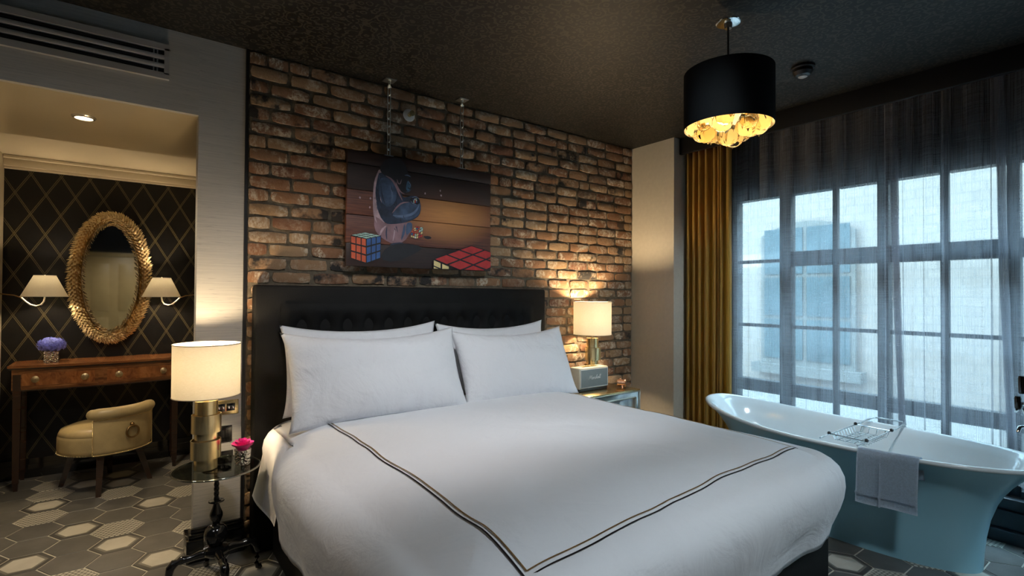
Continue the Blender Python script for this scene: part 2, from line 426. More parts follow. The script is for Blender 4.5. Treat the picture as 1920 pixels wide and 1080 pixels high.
for c in range(-11, 23):
    for r2 in range(-50, 20):
        if (r2 % 2) != (c % 2): continue
        r = r2/2; x = -.047+.189*c; y = 3.557+.221*r
        if not (XL+.05 < x < 4.2 and YR+.05 < y < 5.26): continue
        pr = project((x, y, 0)); seen = pr and -70 < pr[0] < 1990 and pr[1] < 1170 and not (.75 < x < 2.3 and 1.1 < y < 3.0) and not (x > .45 and y > 3.0)
        kd = known.get((c, r)) or (R.choices(('plain', 'framed', 'dotted'), (6, 1.6, 1.4))[0] if not (-3 <= c <= 3 and -4 <= r <= 4.5) and not (14 <= c <= 18 and -13 <= r <= -10) else 'plain')
        (tiles if seen else rest).append((math.hypot(x, y), x, y, kd))
tiles.sort(); rest += tiles[295:]; tiles = tiles[:295]
def add_piece(name, me, parent, loc, rot=(0, 0, 0), scale=(1, 1, 1)):
    o = bpy.data.objects.new(name, me); COL.objects.link(o); o.parent = parent; o.location = Vector(loc)-WL[parent.name]; o.rotation_euler = rot; o.scale = scale; return o
for _, x, y, kd in tiles: add_piece('floor_tile', HM[kd], floor, (x, y, R.uniform(-.0008, .0008)))
bm = NB()
for _, x, y, kd in rest:
    vv = [bm.verts.new((x+dx, y+dy, 0)) for dx, dy in ((.1225, 0), (.0612, .107), (-.0612, .107), (-.1225, 0), (-.0612, -.107), (.0612, -.107))]
    top = bm.faces.new(vv); ret = bmesh.ops.extrude_face_region(bm, geom=[top]); bmesh.ops.translate(bm, verts=[g for g in ret['geom'] if isinstance(g, bmesh.types.BMVert)], vec=(0, 0, -.02))
put('remaining_tiles', bm, 'tile_plain', floor, 0, kind='stuff')

st('ceiling', (XL, 4.25, YR, WY+.2, CZ, CZ+.1), 'ceiling')
st('wall_rear', (XL, 4.25, YR-.12, YR, -.02, CZ), 'darkwall')
st('wall_left', (XL-.12, XL, YR-.12, 5.3, -.02, CZ), 'darkwall')
d = empty('door_1', (-.28, YR, 0), None, None); d['kind'] = 'structure'
bx('door_leaf', (-.70, .16, YR+.002, YR+.045, .005, 2.03), 'door', d, .004)
for a, b in ((-.60, -.34), (-.2, .06)):
    for z0, z1 in ((.2, .9), (1.02, 1.9)): bx('door_panel', (a, b, YR+.045, YR+.055, z0, z1), 'door', d, .006)
bm = NB(); lathe(bm, [(.02, 0), (.02, .01), (.008, .014), (.008, .04), (.022, .045), (.026, .06), (.018, .075), (.0, .078)], n=16, cap=False)
bmesh.ops.rotate(bm, verts=bm.verts, matrix=Matrix.Rotation(-PI/2, 3, 'X')); bmesh.ops.translate(bm, verts=bm.verts, vec=(.10, YR+.045, 1.0)); put('door_handle', bm, 'brass', d)
bm = NB()
for dims in ((-.78, -.705, YR+.002, YR+.06, 0, 2.11), (.165, .24, YR+.002, YR+.06, 0, 2.11), (-.78, .24, YR+.002, YR+.06, 2.035, 2.11)): box(bm, *dims, bev=.006)
put('door_casing', bm, 'door', d)

# brick wall: mortar bed with single bricks set in it
BX0, BX1 = .499, 3.640
wall = st('wall_back', (BX0, BX1+.1, WY-.001, WY+.14, 0, CZ), 'mortar')
def brick_mesh(seed, L=.213, H=.066):
    rr = random.Random(seed); bm = NB(); nx, nz = 6, 3
    F = []
    for j in range(nz):
        row = []
        for i in range(nx):
            u, v = i/(nx-1)*2-1, j/(nz-1)*2-1
            ex = L/2-.004-(.007 if abs(v) == 1 else 0)*rr.uniform(.2, 1.2); ez = H/2-.003-(.006 if abs(u) == 1 else 0)*rr.uniform(.3, 1.3)
            row.append(bm.verts.new((u*ex, -.016-rr.uniform(-.004, .004)+(.006 if abs(u) == 1 or abs(v) == 1 else 0), v*ez+rr.uniform(-.0018, .0018))))
        F.append(row)
    for j in range(nz-1):
        for i in range(nx-1): bm.faces.new((F[j][i], F[j][i+1], F[j+1][i+1], F[j+1][i]))
    loop = F[0][:] + [F[1][-1]] + F[2][::-1] + [F[1][0]]
    back = [bm.verts.new((v.co.x*1.02, .004, v.co.z*1.03)) for v in loop]
    for i in range(len(loop)): bm.faces.new((loop[i], back[i], back[(i+1) % len(loop)], loop[(i+1) % len(loop)]))
    return mesh_of('brick', bm, 'brick', 50)
BM_ = [brick_mesh(s) for s in range(10)]
def covered(x, z):
    """behind the headboard, the painting, or out of the picture"""
    p = project((x, WY, z))
    if p is None or not (-10 < p[0] < 1930 and -10 < p[1] < 1090): return True
    hb = 478 < p[0] < 1018 and p[1] > 538
    if hb: return True
    if p[0] > 1018 and p[1] > 745: return True
    return 655 < p[0] < 915 and 295+.128*(p[0]-650) < p[1] < 496+.037*(p[0]-650)
bricks = []
row = 0; z = CZ-.0375-.002
while z > 0:
    x = BX0-R.choice((.0, .0, .01)) - (.1125 if row % 2 == 0 else 0) + R.uniform(-.02, .02)
    while x < BX1-.03:
        L = .225 if R.random() > .07 else .1125
        a, b = max(x, BX0), min(x+L, BX1)
        if b-a > .035:
            pts = [(a+.01, z-.02), (a+.01, z+.02), (b-.01, z-.02), (b-.01, z+.02), ((a+b)/2, z)]
            vis = not all(covered(*q) for q in pts)
            bricks.append((vis, a, b, z+R.uniform(-.003, .003)))
        x += L
    row += 1; z -= .075
vis = [q for q in bricks if q[0]]; hid = [q for q in bricks if not q[0]]
vis.sort(key=lambda q: q[1]); hid += vis[300:]; vis = vis[:300]
for _, a, b, z in vis:
    add_piece('brick', R.choice(BM_), wall, ((a+b)/2, WY+R.uniform(-.002, .003), z), (0, R.uniform(-.012, .012), 0), ((b-a)/.225, R.uniform(.8, 1.15), R.uniform(.95, 1.03)))
bm = NB()
for _, a, b, z in hid:
    t = bmesh.new(); t.from_mesh(R.choice(BM_)); bmesh.ops.scale(t, verts=t.verts, vec=((b-a)/.225, 1, 1)); bmesh.ops.translate(t, verts=t.verts, vec=((a+b)/2, WY, z))
    me = bpy.data.meshes.new('t'); t.to_mesh(me); t.free(); bm.from_mesh(me); bpy.data.meshes.remove(me)
put('remaining_bricks', bm, 'brick', wall, 50, kind='stuff')

# pier and bulkhead in grasscloth, nook behind
NX0, NY, SZ, NZ = -.757, 5.2, 2.293, 2.362
st('wall_front_pier', (.268, .484, WY, WY+.10, 0, CZ), 'grass')
st('trim_1', (.484, .499, WY-.012, WY+.10, 0, CZ), 'black')
st('wall_front_header', (XL, .2678, WY, WY+.03, SZ, CZ), 'grass')
st('wall_front_left', (XL, NX0, WY, WY+.12, 0, SZ), 'grass')
st('ceiling_bulkhead', (XL, 1.0, WY+.031, 4.15, SZ, CZ), 'soffit')
st('ceiling_nook', (XL, 1.0, 4.151, NY+.1, NZ, NZ+.1), 'cream')
st('wall_nook_back', (NX0-.05, .60, NY, NY+.1, 0, NZ), 'diamond')
st('wall_nook_left', (NX0-.12, NX0, WY+.121, NY, 0, NZ), 'cream')
bm = NB(); box(bm, .452, .53, WY+.142, 4.150, 0, SZ); box(bm, .452, .53, 4.150, NY, 0, NZ)
t = put('wall_nook_right', bm, 'cream'); t['kind'] = 'structure'
bm = NB(); box(bm, NX0, .451, NY-.045, NY-.001, 2.285, 2.35, .006); box(bm, NX0, .451, NY-.075, NY-.001, 2.338, 2.361, .005); box(bm, NX0, .451, NY-.03, NY-.001, 2.268, 2.29, .004)
t = put('trim_2', bm, 'cream'); t['kind'] = 'structure'
bm = NB(); box(bm, NX0, .451, NY-.025, NY-.001, 0, .14, .005); box(bm, NX0, .451, NY-.034, NY-.001, 0, .10, .004)
t = put('baseboard_nook', bm, 'blackgloss'); t['kind'] = 'structure'
bm = NB(); box(bm, .236, .4985, WY-.045, WY-.001, 0, .115, .004); box(bm, .246, .4985, WY-.034, WY-.001, .115, .14, .008); box(bm, .256, .4985, WY-.022, WY-.001, .14, .165, .006)
box(bm, .236, .2675, WY-.001, WY+.13, 0, .115, .004)
t = put('baseboard_front', bm, 'blackgloss'); t['kind'] = 'structure'

# right-hand corner pier, window wall, pelmet
PX = 3.640
st('wall_right_pier', (PX+.0005, 4.3, 2.653, WY+.2, 0, CZ), 'beige')
st('wall_right_upper', (4.06, 4.3, YR, 2.652, 2.20, CZ), 'darkwall')
st('wall_right_stub', (4.06, 4.3, 2.42, 2.652, 0, 2.20), 'darkwall')
bm = NB(); box(bm, 3.98, 4.3, YR, 2.652, 0, .17); box(bm, 3.94, 4.3, YR, 2.652, 0, .07, .004); box(bm, 4.0, 4.3, YR, 2.652, .17, .235, .006)
t = put('wall_right_sill', bm, 'frame', smooth=0); t['kind'] = 'structure'
pel = st('trim_3', (3.712, 3.742, YR, 2.652, 2.565, CZ-.001), 'black', bev=.002)
st('trim_4', (3.80, 3.98, YR, 2.652, 2.655, CZ-.001), 'black')

# window: posts, rails, glazing bars, panes
win = empty('window_1', (4.09, .6, .235), None, None); win['kind'] = 'structure'
posts = [(2.34, 2.42), (1.905, 1.99), (1.584, 1.618), (1.27, 1.335), (.958, 1.0), (.635, .69), (.29, .35), (-.06, -.02), (-.40, -.34), (-.74, -.70), (-1.08, -1.02), (-1.42, -1.38), (YR+.001, -1.72)]
for a, b in posts: bx('mullion', (4.07 if b-a > .05 else 4.085, 4.15 if b-a > .05 else 4.125, a, b, .24, 2.20), 'frame', win, .003)
for z0, z1, th in ((2.155, 2.2, .05), (1.605, 1.715, .045), (1.124, 1.15, .02), (.605, .70, .045), (.235, .275, .05)):
    for (a0, a1), (b0, b1) in zip(posts, posts[1:]):
        if z0 == 1.605 and b0 > 1.9: bx('glazing_bar', (4.08, 4.125, b1, a0, 1.64, 1.665), 'frame', win); continue
        bx('rail' if th > .03 else 'glazing_bar', (4.11-th, 4.11+th*.8, b1, a0, z0, z1), 'frame', win)
for z0, z1 in ((.275, .605), (.70, 1.124), (1.15, 1.605), (1.715, 2.155)):
    for (a0, a1), (b0, b1) in zip(posts, posts[1:]):
        bx('pane', (4.106, 4.110, b1, a0, z0, z1), 'pane', win)

# ================================================================== OUTSIDE
def m_facade():
    k = NT('white_painted_brick'); tc = k.node('ShaderNodeTexCoord'); mp = k.node('ShaderNodeMapping'); k.link(tc.outputs['Object'], mp.inputs[0])
    x, y, z = k.sep(mp.outputs[0]); cb = k.node('ShaderNodeCombineXYZ'); k.link(y, cb.inputs[0]); k.link(z, cb.inputs[1])
    b = k.node('ShaderNodeTexBrick'); k.link(cb.outputs[0], b.inputs['Vector']); b.inputs['Scale'].default_value = 2.2
    b.inputs['Color1'].default_value = (.225, .180, .150, 1); b.inputs['Color2'].default_value = (.205, .163, .135, 1); b.inputs['Mortar'].default_value = (.17, .14, .12, 1); b.inputs['Mortar Size'].default_value = .02
    n = k.noise(mp.outputs[0], 2.5, 4)
    k.base(k.mix(k.math('MULTIPLY', n, .25), b.outputs[0], (.20, .17, .15))); k.b.inputs['Roughness'].default_value = .8
    return k.m
MT['facade'] = m_facade()
MT['far_glass'] = plain('far_window_glass', (.055, .075, .08), .5, var=.2, scale=2, spec=.05)
FXX = 8.0
nb = empty('building', (FXX+.15, 3, -.1), 'white-painted brick building seen through the sheer curtains', 'building')
bm = NB(); box(bm, FXX, FXX+.3, -9, 15, -.1, 4.6); put('wall', bm, 'facade', nb, 0)
def far_window(y0, y1, z0, z1, rise):
    n = 12; arc = [(y0+(y1-y0)*i/n, z1+rise*(1-(2*i/n-1)**2)) for i in range(n+1)]
    out = [(y1, z0), (y0, z0)] + arc
    bm = NB(); prism(bm, out, lambda u, v, dd: (FXX-.04-dd, u, v), .05); wo = put('window', bm, 'far_frame', nb, 0)
    ym = (y0+y1)/2; zs = [z0+.06, z0+(z1-z0)*.36, z0+(z1-z0)*.68, z1+rise*.6]
    for a, b in ((y0+.06, ym-.03), (ym+.03, y1-.06)):
        for q in range(3):
            bm = NB(); box(bm, FXX-.11, FXX-.092, a, b, zs[q]+.03, zs[q+1]-.02); put('pane', bm, 'far_glass', wo, 0)
    bm = NB(); box(bm, FXX-.2, FXX, y0-.1, y1+.1, z0-.14, z0); put('sill', bm, 'far_frame', wo, 0)
MT['far_frame'] = plain('far_window_paint', (.12, .115, .105), .7, spec=.05)
for y0 in (2.85, -.9, 6.6):
    far_window(y0, y0+1.3, .35, 2.3, .18)
st('terrace', (4.31, 7.98, -9, 15, -.15, .05), 'concrete')

# ================================================================== BED
bed = empty('bed', (1.515, 1.97, 0), 'black upholstered bed with a tall tufted headboard against the brick wall', 'bed')
bx('base', (.605, 2.42, .972, 2.90, .02, .42), 'leather', bed, .012)
bx('mattress', (.63, 2.40, 1.0, 2.90, .42, .64), 'linen', bed, .05)
for x in (.7, 2.3):
    for y in (1.08, 2.8): bx('foot', (x-.04, x+.04, y-.04, y+.04, 0, .03), 'black', bed)
HX0, HX1, HY0, HY1, HZ = .522, 2.516, 2.962, 3.078, 1.415
hb = bx('headboard', (HX0, HX1, HY0+.012, HY1, .01, HZ), 'leather', bed, .018)
cols = [HX0+.235+i*(HX1-HX0-.47)/12 for i in range(13)]
rows = [1.185, 1.02, .85]
def hb_face(u, v):
    x = HX0+.125+u*(HX1-HX0-.25); z = .62+v*(HZ-.62-.10)
    dpt = .0
    edge = min(u, 1-u)*(HX1-HX0-.25); top = (1-v)*(HZ-.72)
    y = HY0-.012*min(1, edge/.04)*min(1, top/.04)
    for ri, zr in enumerate(rows):
        for ci, xc in enumerate(cols):
            q = ((x-xc)/.045)**2+((z-zr)/.055)**2
            if q < 8: dpt += .034*math.exp(-q)
    for xc in cols:
        q = ((x-xc)/.018)**2
        if q < 6: dpt += .007*math.exp(-q)*max(0, min(1, (1.30-z)/.09))
    return (x, y+dpt, z)
bm = NB(); grid(bm, 150, 60, hb_face); put('tufted_panel', bm, 'leather', hb, 180)
for xc in cols:
    bm = NB(); sphere(bm, (xc, HY0+.018, rows[0]), .011, 10, 6, (1, .5, 1)); put('button', bm, 'leather', hb, 180)

# duvet
DX0, DX1, DY0, DY1, DR = .58, 2.445, .985, 2.93, .10
dcx, dcy, dhx, dhy = (DX0+DX1)/2, (DY0+DY1)/2, (DX1-DX0)/2, (DY1-DY0)/2
def sd(x, y):
    qx, qy = abs(x-dcx)-dhx+DR, abs(y-dcy)-dhy+DR
    return math.hypot(max(qx, 0), max(qy, 0))+min(max(qx, qy), 0)-DR
def wob(x, y, z, s, a): return a*noise.noise(Vector((x*s, y*s, z*s)))
def dz(x, y):
    d = sd(x, y); u, v = (x-dcx)/dhx, (y-dcy)/dhy
    z = .752-.022*abs(u)**3-.018*abs(v)**3
    s = max(0, min(1, (d+.26)/.26)); z -= .045*s**2.2
    return z+wob(x, y, 0, 2.6, .012)+wob(x, y, 3, 7, .004)
prof = [(-.9, None), (-.75, None), (-.6, None), (-.5, None), (-.4, None), (-.32, None), (-.25, None), (-.19, None), (-.14, None), (-.10, None), (-.065, None), (-.035, None), (-.01, None),
        (.018, .690), (.048, .672), (.072, .648), (.086, .615), (.088, .58), (.080, .535), (.066, .49), (.051, .45), (.036, .41), (.028, .375), (.022, .352), (.014, .352)]
NP = 260
def ring_pts(d):
    hx, hy = dhx+d, dhy+d; r = max(DR+d, .06) if d > -.05 else .06
    hx, hy = max(hx, .03), max(hy, .03); r = min(r, hx, hy)
    segs = [(2*(hx-r), 0), (PI*r/2, 1), (2*(hy-r), 0), (PI*r/2, 1)]*2
    # fixed parametrisation so rings connect well: by angle through corners
    pts = []
    for i in range(NP):
        q = 4*i/NP; s, f = int(q), q-int(q)
        # each side: corner arc 15 %, straight 70 %, corner arc 15 %
        sx = [(1, 0, 0, 1), (0, 1, -1, 0), (-1, 0, 0, -1), (0, -1, 1, 0)][s]
        nx, ny, tx, ty = sx[0], sx[1], sx[2], sx[3]
        hn, ht = (hx, hy) if nx else (hy, hx)
        if f < .15: a = -(PI/4)*(1-f/.15); cn, ct = hn-r, -(ht-r); n_, t_ = cn+r*math.cos(a), ct+r*math.sin(a)
        elif f > .85: a = (PI/4)*(f-.85)/.15; cn, ct = hn-r, ht-r; n_, t_ = cn+r*math.cos(a), ct+r*math.sin(a)
        else: n_, t_ = hn, -(ht-r)+2*(ht-r)*(f-.15)/.7
        pts.append((dcx+nx*n_+tx*t_, dcy+ny*n_+ty*t_))
    return pts
bm = NB(); RG = []
for d_, zz in prof:
    ring = []
    for pi_, (x, y) in enumerate(ring_pts(d_)):
        if zz is None: z = dz(x, y)
        else:
            k_ = (.70-zz)/.35
            fold = k_*(.014*(noise.noise(Vector((x*4, y*4, .3)))+.6)+.010*(noise.noise(Vector((x*13, y*13, zz*2)))+.5)+.016*(noise.noise(Vector((pi_*.22, zz*2.2, 9)))+.3))
            dx, dy = x-max(DX0+.1, min(DX1-.1, x)), y-max(DY0+.1, min(DY1-.1, y)); L = math.hypot(dx, dy) or 1
            x, y = x+dx/L*fold, y+dy/L*fold
            z = zz+wob(x, y, 0, 2.6, .012*(1-k_))+(k_*.010*noise.noise(Vector((x*2.1, y*2.1, 5))))
            if x < .7: x += .065*min(1, max(0, (y-2.3)/.3))-.03*k_
        ring.append(bm.verts.new((x, y, z)))
    RG.append(ring)
for a, b in zip(RG, RG[1:]):
    for i in range(NP): bm.faces.new((a[i], b[i], b[(i+1) % NP], a[(i+1) % NP]))
bm.faces.new(RG[0])
duvet = put('duvet', bm, 'linen', smooth=180, label='puffy white duvet with a gold and black stitched border on the bed', cat='duvet')
def flap(u, v):   # loose corner hanging at the head end, left side
    y = 2.93-.40*u; z = .60-.27*v-.02*u*v
    return (.572-.062*v*(1-.35*u)+.006*math.sin(6*u+3*v)*v, y, z)
bm = NB(); grid(bm, 16, 16, flap); bmesh.ops.solidify(bm, geom=bm.faces[:], thickness=.006); put('hanging_corner', bm, 'linen', duvet, 180)
def stripe(name, inset, wd, mt):
    x0, x1, y0, y1 = .775+inset, 2.375-inset, .985+inset, 2.55
    path = []
    n = 60
    for i in range(n): path.append((x0+.008*(i/n), y1+(y0-y1)*i/n, 'y'))
    bm = NB(); SK = .06
    def ribbon(pts, nrm):
        A = [bm.verts.new((x-nrm[0]*wd/2, y-nrm[1]*wd/2, dz(x, y)+.0035)) for x, y in pts]; B = [bm.verts.new((x+nrm[0]*wd/2, y+nrm[1]*wd/2, dz(x, y)+.0035)) for x, y in pts]
        for i in range(len(pts)-1): bm.faces.new((A[i], B[i], B[i+1], A[i+1]))
    wig = lambda t: .0025*math.sin(t*9)+.0015*math.sin(t*23)
    ribbon([(x0+wig(y), y) for y in (y1+(y0-y1)*i/80 for i in range(81))], (1, 0))
    ribbon([(x, y0+SK*(x-x0)+wig(x)) for x in (x0+(x1-x0)*i/80 for i in range(81))], (0, 1))
    ribbon([(x1+wig(y), y) for y in (y0+SK*(x1-x0)+(y1-y0-SK*(x1-x0))*i/80 for i in range(81))], (1, 0))
    bmesh.ops.solidify(bm, geom=bm.faces[:], thickness=.002)
    return put(name, bm, mt, duvet, 0)
stripe('dark_border', 0, .0060, 'dark_thread'); stripe('gold_border', .0155, .0052, 'gold_thread')

# pillows
def pillow(name, cx, cy, cz, wx, hz, th, tilt, seed, label, rz=0, sag=.03):
    o_ = Vector((seed*3.1, seed*1.7, 0)); nu, nv = 56, 36
    bm = NB()
    rm = Matrix.Rotation(rz, 3, 'Z') @ Matrix.Rotation(tilt, 3, 'X')
    def P(u, v, s):
        ax, av = abs(u), abs(v)
        x = u*wx/2*(1-.035*(1-av**2)*ax**3+.03*(av**4)*ax)      # ears at the corners, waisted sides
        z = v*hz/2*(1-.05*(1-ax**2)*av+.04*(ax**4)*av)
        if v > 0: z -= sag*(1-ax**2)*v
        body = (max(0, 1-ax**3.2)**.55)*(max(0, 1-av**2.6)**.6)
        y = -s*th/2*body
        if s > 0: y -= .022*noise.noise(Vector((x*5, z*6, 0))+o_)*body + .034*body*noise.noise(Vector((x*3, z*11, 2))+o_)*max(0, v)+.020*noise.noise(Vector((x*20, z*6, 4))+o_)*max(0, (av-.4))*2*body+.010*noise.noise(Vector((x*6, z*20, 7))+o_)*max(0, ax-.6)*2*body
        q = rm @ Vector((x, y, z)); return (cx+q.x, cy+q.y, cz+q.z)
    A = grid(bm, nu, nv, lambda a, b: P(a*2-1, b*2-1, 1)); B = grid(bm, nu, nv, lambda a, b: P(a*2-1, b*2-1, -1))
    bmesh.ops.remove_doubles(bm, verts=bm.verts, dist=.0006)
    return put(name, bm, 'pillow', smooth=180, label=label, cat='pillow', group='pillows against the headboard')
T = math.radians(-24)
pillow('pillow', 1.095, 2.885, .965, .90, .47, .10, math.radians(-12), 3, 'rear white pillow on the left, mostly hidden, its top edge showing above')
pillow('pillow', 2.00, 2.885, .955, .86, .46, .10, math.radians(-12), 4, 'rear white pillow on the right, only its top corner showing')
pillow('pillow', 2.02, 2.665, .925, .89, .475, .19, T, 2, 'plump white pillow at the front, nearer the speaker and curtain', .02)
pillow('pillow', 1.09, 2.65, .945, .96, .485, .20, T, 1, 'plump white pillow at the front, nearer the glass side table', 0, .035)

# ================================================================== LAMPS
def table_lamp(loc, label, rs, hs, stem, rz, power):
    t = empty('table_lamp', loc, label, 'lamp', 'drum-shaded brass table lamps', rz)
    z = 0
    parts = [(.049, 0, .056, 0), (.063, .050, .128, -.002), (.048, .120, .168, 0), (.062, .160, .238, .005), (.048, .230, .300, 0)]
    sc = stem/.32
    for i, (r, z0, z1, off) in enumerate(parts):
        bm = NB(); wl = .004; z0, z1 = z0*sc, z1*sc
        if r > .05: pr = [(r-wl, z0), (r, z0), (r, z1), (r-wl, z1), (r-wl, z0)]; lathe(bm, pr, off, off*.4, 40, False)
        else: lathe(bm, [(r-.002, z0), (r, z0+.002), (r, z1-.002), (r-.002, z1)], off, 0, 40)
        put('brass_drum', bm, 'brass', t, 30, local=True)
    bm = NB(); lathe(bm, [(.009, .295*sc), (.009, stem+.05)], n=14); put('neck', bm, 'brass', t, 30, local=True)
    bm = NB(); z0, z1 = stem, stem+hs
    lathe(bm, [(rs-.002, z0), (rs, z0), (rs, z1), (rs-.002, z1), (rs-.002, z0)], n=64, cap=False); s = put('shade', bm, 'shade', t, 30, local=True)
    for zz in (z0+.001, z1-.001):
        bm = NB(); tube(bm, [(rs*math.cos(2*PI*i/64), rs*math.sin(2*PI*i/64), zz) for i in range(64)], .0022, 6, True); put('rim', bm, 'shade_rim', s, 180, local=True)
    bm = NB()
    for a in range(3): tube(bm, [(0, 0, z1-.03), (rs*.985*math.cos(a*2.094+.3), rs*.985*math.sin(a*2.094+.3), z1-.012)], .0018, 6)
    put('spider', bm, 'brass', t, 30, local=True)
    bm = NB(); sphere(bm, (0, 0, z0+.10), .028, 16, 10, (1, 1, 1.25)); put('bulb', bm, glow('lamp_bulb', (1, .82, .55), 8), t, 180, local=True)
    l = lamp('lamp_light', 'POINT', (0, 0, 0), power, WARM, None, .03); l.parent = t; l.location = (0, 0, z0+.165)
    return t
MT['shade_rim'] = plain('shade_rim', (.35, .30, .22), .7)
table_lamp((.289, 2.80, .5485), 'tall brass drum lamp with cream shade on the round glass table', .140, .243, .342, .9, 19)
table_lamp((2.955, 2.918, .661), 'brass drum lamp with cream shade behind the speaker on the mirrored nightstand', .150, .262, .397, -.8, 34)

# ================================================================== LEFT SIDE TABLE
tx, ty, tz = .335, 2.80, .546
t = empty('side_table', (tx, ty, 0), 'round glass-topped side table with a black turned pedestal beside the bed', 'table')
bm = NB(); lathe(bm, [(.180, tz-.009), (.183, tz-.006), (.183, tz-.003), (.180, tz)], tx, ty, 64); g = put('glass_top', bm, 'tabletop_glass', t, 30)
bm = NB(); tube(bm, [(tx+.183*math.cos(2*PI*i/64), ty+.183*math.sin(2*PI*i/64), tz-.0045) for i in range(64)], .0045, 8, True); put('bevelled_edge', bm, 'glass_edge', g, 180)
bm = NB(); lathe(bm, [(.03, tz-.022), (.06, tz-.014), (.06, tz-.010), (.03, tz-.0095)], tx, ty, 24); put('top_plate', bm, 'blackgloss', t)
bm = NB(); lathe(bm, [(.009+.0028*abs(math.sin(i*PI/3.0)), .388+i*.0074) for i in range(19)], tx, ty, 20); put('twisted_stem', bm, 'blackgloss', t, 60)
bm = NB(); lathe(bm, [(.010, .396), (.032, .391), (.034, .385), (.022, .379), (.012, .374), (.017, .356), (.027, .330), (.028, .316), (.021, .295), (.015, .282), (.018, .276), (.032, .271), (.045, .256), (.050, .237), (.050, .222), (.043, .200), (.030, .187), (.028, .18), (.052, .172), (.058, .158), (.052, .142), (.03, .128)], tx, ty, 40); put('turned_vase', bm, 'blackgloss', t, 40)
for i, a in enumerate((math.radians(5), math.radians(95), math.radians(185), math.radians(275))):
    ca, sa = math.cos(a), math.sin(a); bm = NB()
    P_ = [(.03, .152, .020), (.07, .155, .019), (.10, .150, .015), (.128, .152, .017), (.140, .152, .019), (.152, .148, .013), (.165, .147, .019), (.180, .130, .019), (.187, .095, .015), (.183, .062, .0115), (.180, .036, .010), (.185, .018, .012), (.200, .013, .013), (.205, .015, .008)]
    tube(bm, [(tx+r*ca, ty+r*sa, z) for r, z, _ in P_], [q for _, _, q in P_], 12); put('leg', bm, 'blackgloss', t, 60)

# rose in a cut glass tumbler
gx, gy = .440, 2.775
bm = NB(); lathe(bm, [(.030, tz+.001), (.033, tz+.004), (.037, tz+.075), (.0345, tz+.075), (.031, tz+.012), (.0, tz+.010)], gx, gy, 24, False)
f = bm.faces.new([v for v in bm.verts][:24][::-1])
put('tumbler', bm, 'cutglass', smooth=40, label='short cut-glass tumbler holding the pink rose on the glass table', cat='glass')
rs = empty('rose', (gx, gy, tz+.012), 'single magenta rose bloom standing in the cut-glass tumbler', 'flower')
bm = NB(); tube(bm, [(gx, gy, tz+.014), (gx+.004, gy, tz+.04), (gx, gy, tz+.075)], .003, 8); put('stem', bm, 'stem', rs)
for ring_, (n, r, h, lean, wdt) in enumerate(((3, .009, .066, .0, .024), (4, .017, .068, .003, .036), (5, .026, .066, .008, .046), (7, .033, .058, .015, .050))):
    for i in range(n):
        a0 = 2*PI*i/n+ring_*.7; bm = NB()
        def pet(u, v, a0=a0, r=r, h=h, lean=lean, wdt=wdt):
            s = (u-.5)*2; da = s*wdt/r*.55*(.55+.6*math.sin(min(1, v*1.15)*PI*.62)); rr = r*.5+r*.5*v+lean*v**2*1.1-.002*s*s
            z = tz+.056+ (v-.25*v*v*(lean/.024))*h*(1-.18*s*s*v)+.002*math.sin(5*s+i*2)*v
            return (gx+rr*math.cos(a0+da), gy+rr*math.sin(a0+da), z)
        grid(bm, 7, 6, pet); put('petal', bm, 'rose', rs, 180)

# ================================================================== NIGHTSTAND AND WHAT STANDS ON IT
n0, n1, m0, m1, nz = 2.585, 3.130, 2.582, 3.078, .66
ns = empty('nightstand', ((n0+n1)/2, (m0+m1)/2, 0), 'antiqued mirrored nightstand with silver beading beside the bed', 'nightstand')
bx('body', (n0+.006, n1-.006, m0+.006, m1, .10, nz-.012), 'antique', ns)
bx('top', (n0, n1, m0, m1, nz-.012, nz), 'topglass', ns, .003) if False else None
MT['topmirror'] = plain('smoky_gold_mirror', (.72, .54, .27), .22, 1.0, var=.3, scale=7)
bx('top', (n0, n1, m0, m1, nz-.012, nz), 'topmirror', ns, .003)
for z0, z1 in ((.395, .60), (.13, .345)):
    dr = bx('drawer', (n0+.055, n1-.055, m0-.004, m0+.02, z0, z1), 'antique', ns, .002)
    bm = NB()
    for dims in ((n0+.05, n1-.05, m0-.008, m0+.006, z1-.003, z1+.005), (n0+.05, n1-.05, m0-.008, m0+.006, z0-.005, z0+.003), (n0+.047, n0+.055, m0-.008, m0+.006, z0, z1), (n1-.055, n1-.047, m0-.008, m0+.006, z0, z1)): box(bm, *dims, bev=.002)
    put('beading', bm, 'silverbead', dr)
    bm = NB(); sphere(bm, ((n0+n1)/2, m0-.018, (z0+z1)/2), .014, 14, 10); put('knob', bm, 'silverbead', dr, 180)
for xa in (n0+.003, n1-.003):
    for ya in (m0+.003, m1-.005): bx('corner_bead', (xa-.005, xa+.005, ya-.005, ya+.005, .02, nz-.012), 'silverbead', ns, .002)
for xa in (n0+.03, n1-.03):
    for ya in (m0+.03, m1-.03):
        bm = NB(); lathe(bm, [(.012, 0), (.022, .10)], xa, ya, 16); put('leg', bm, 'silverbead', ns)
for dims in ((n0, n1, m0-.004, m0+.006, nz-.020, nz-.010), (n0, n1, m0-.004, m0+.006, .10, .11)): bx('edge_bead', dims, 'silverbead', ns, .002)

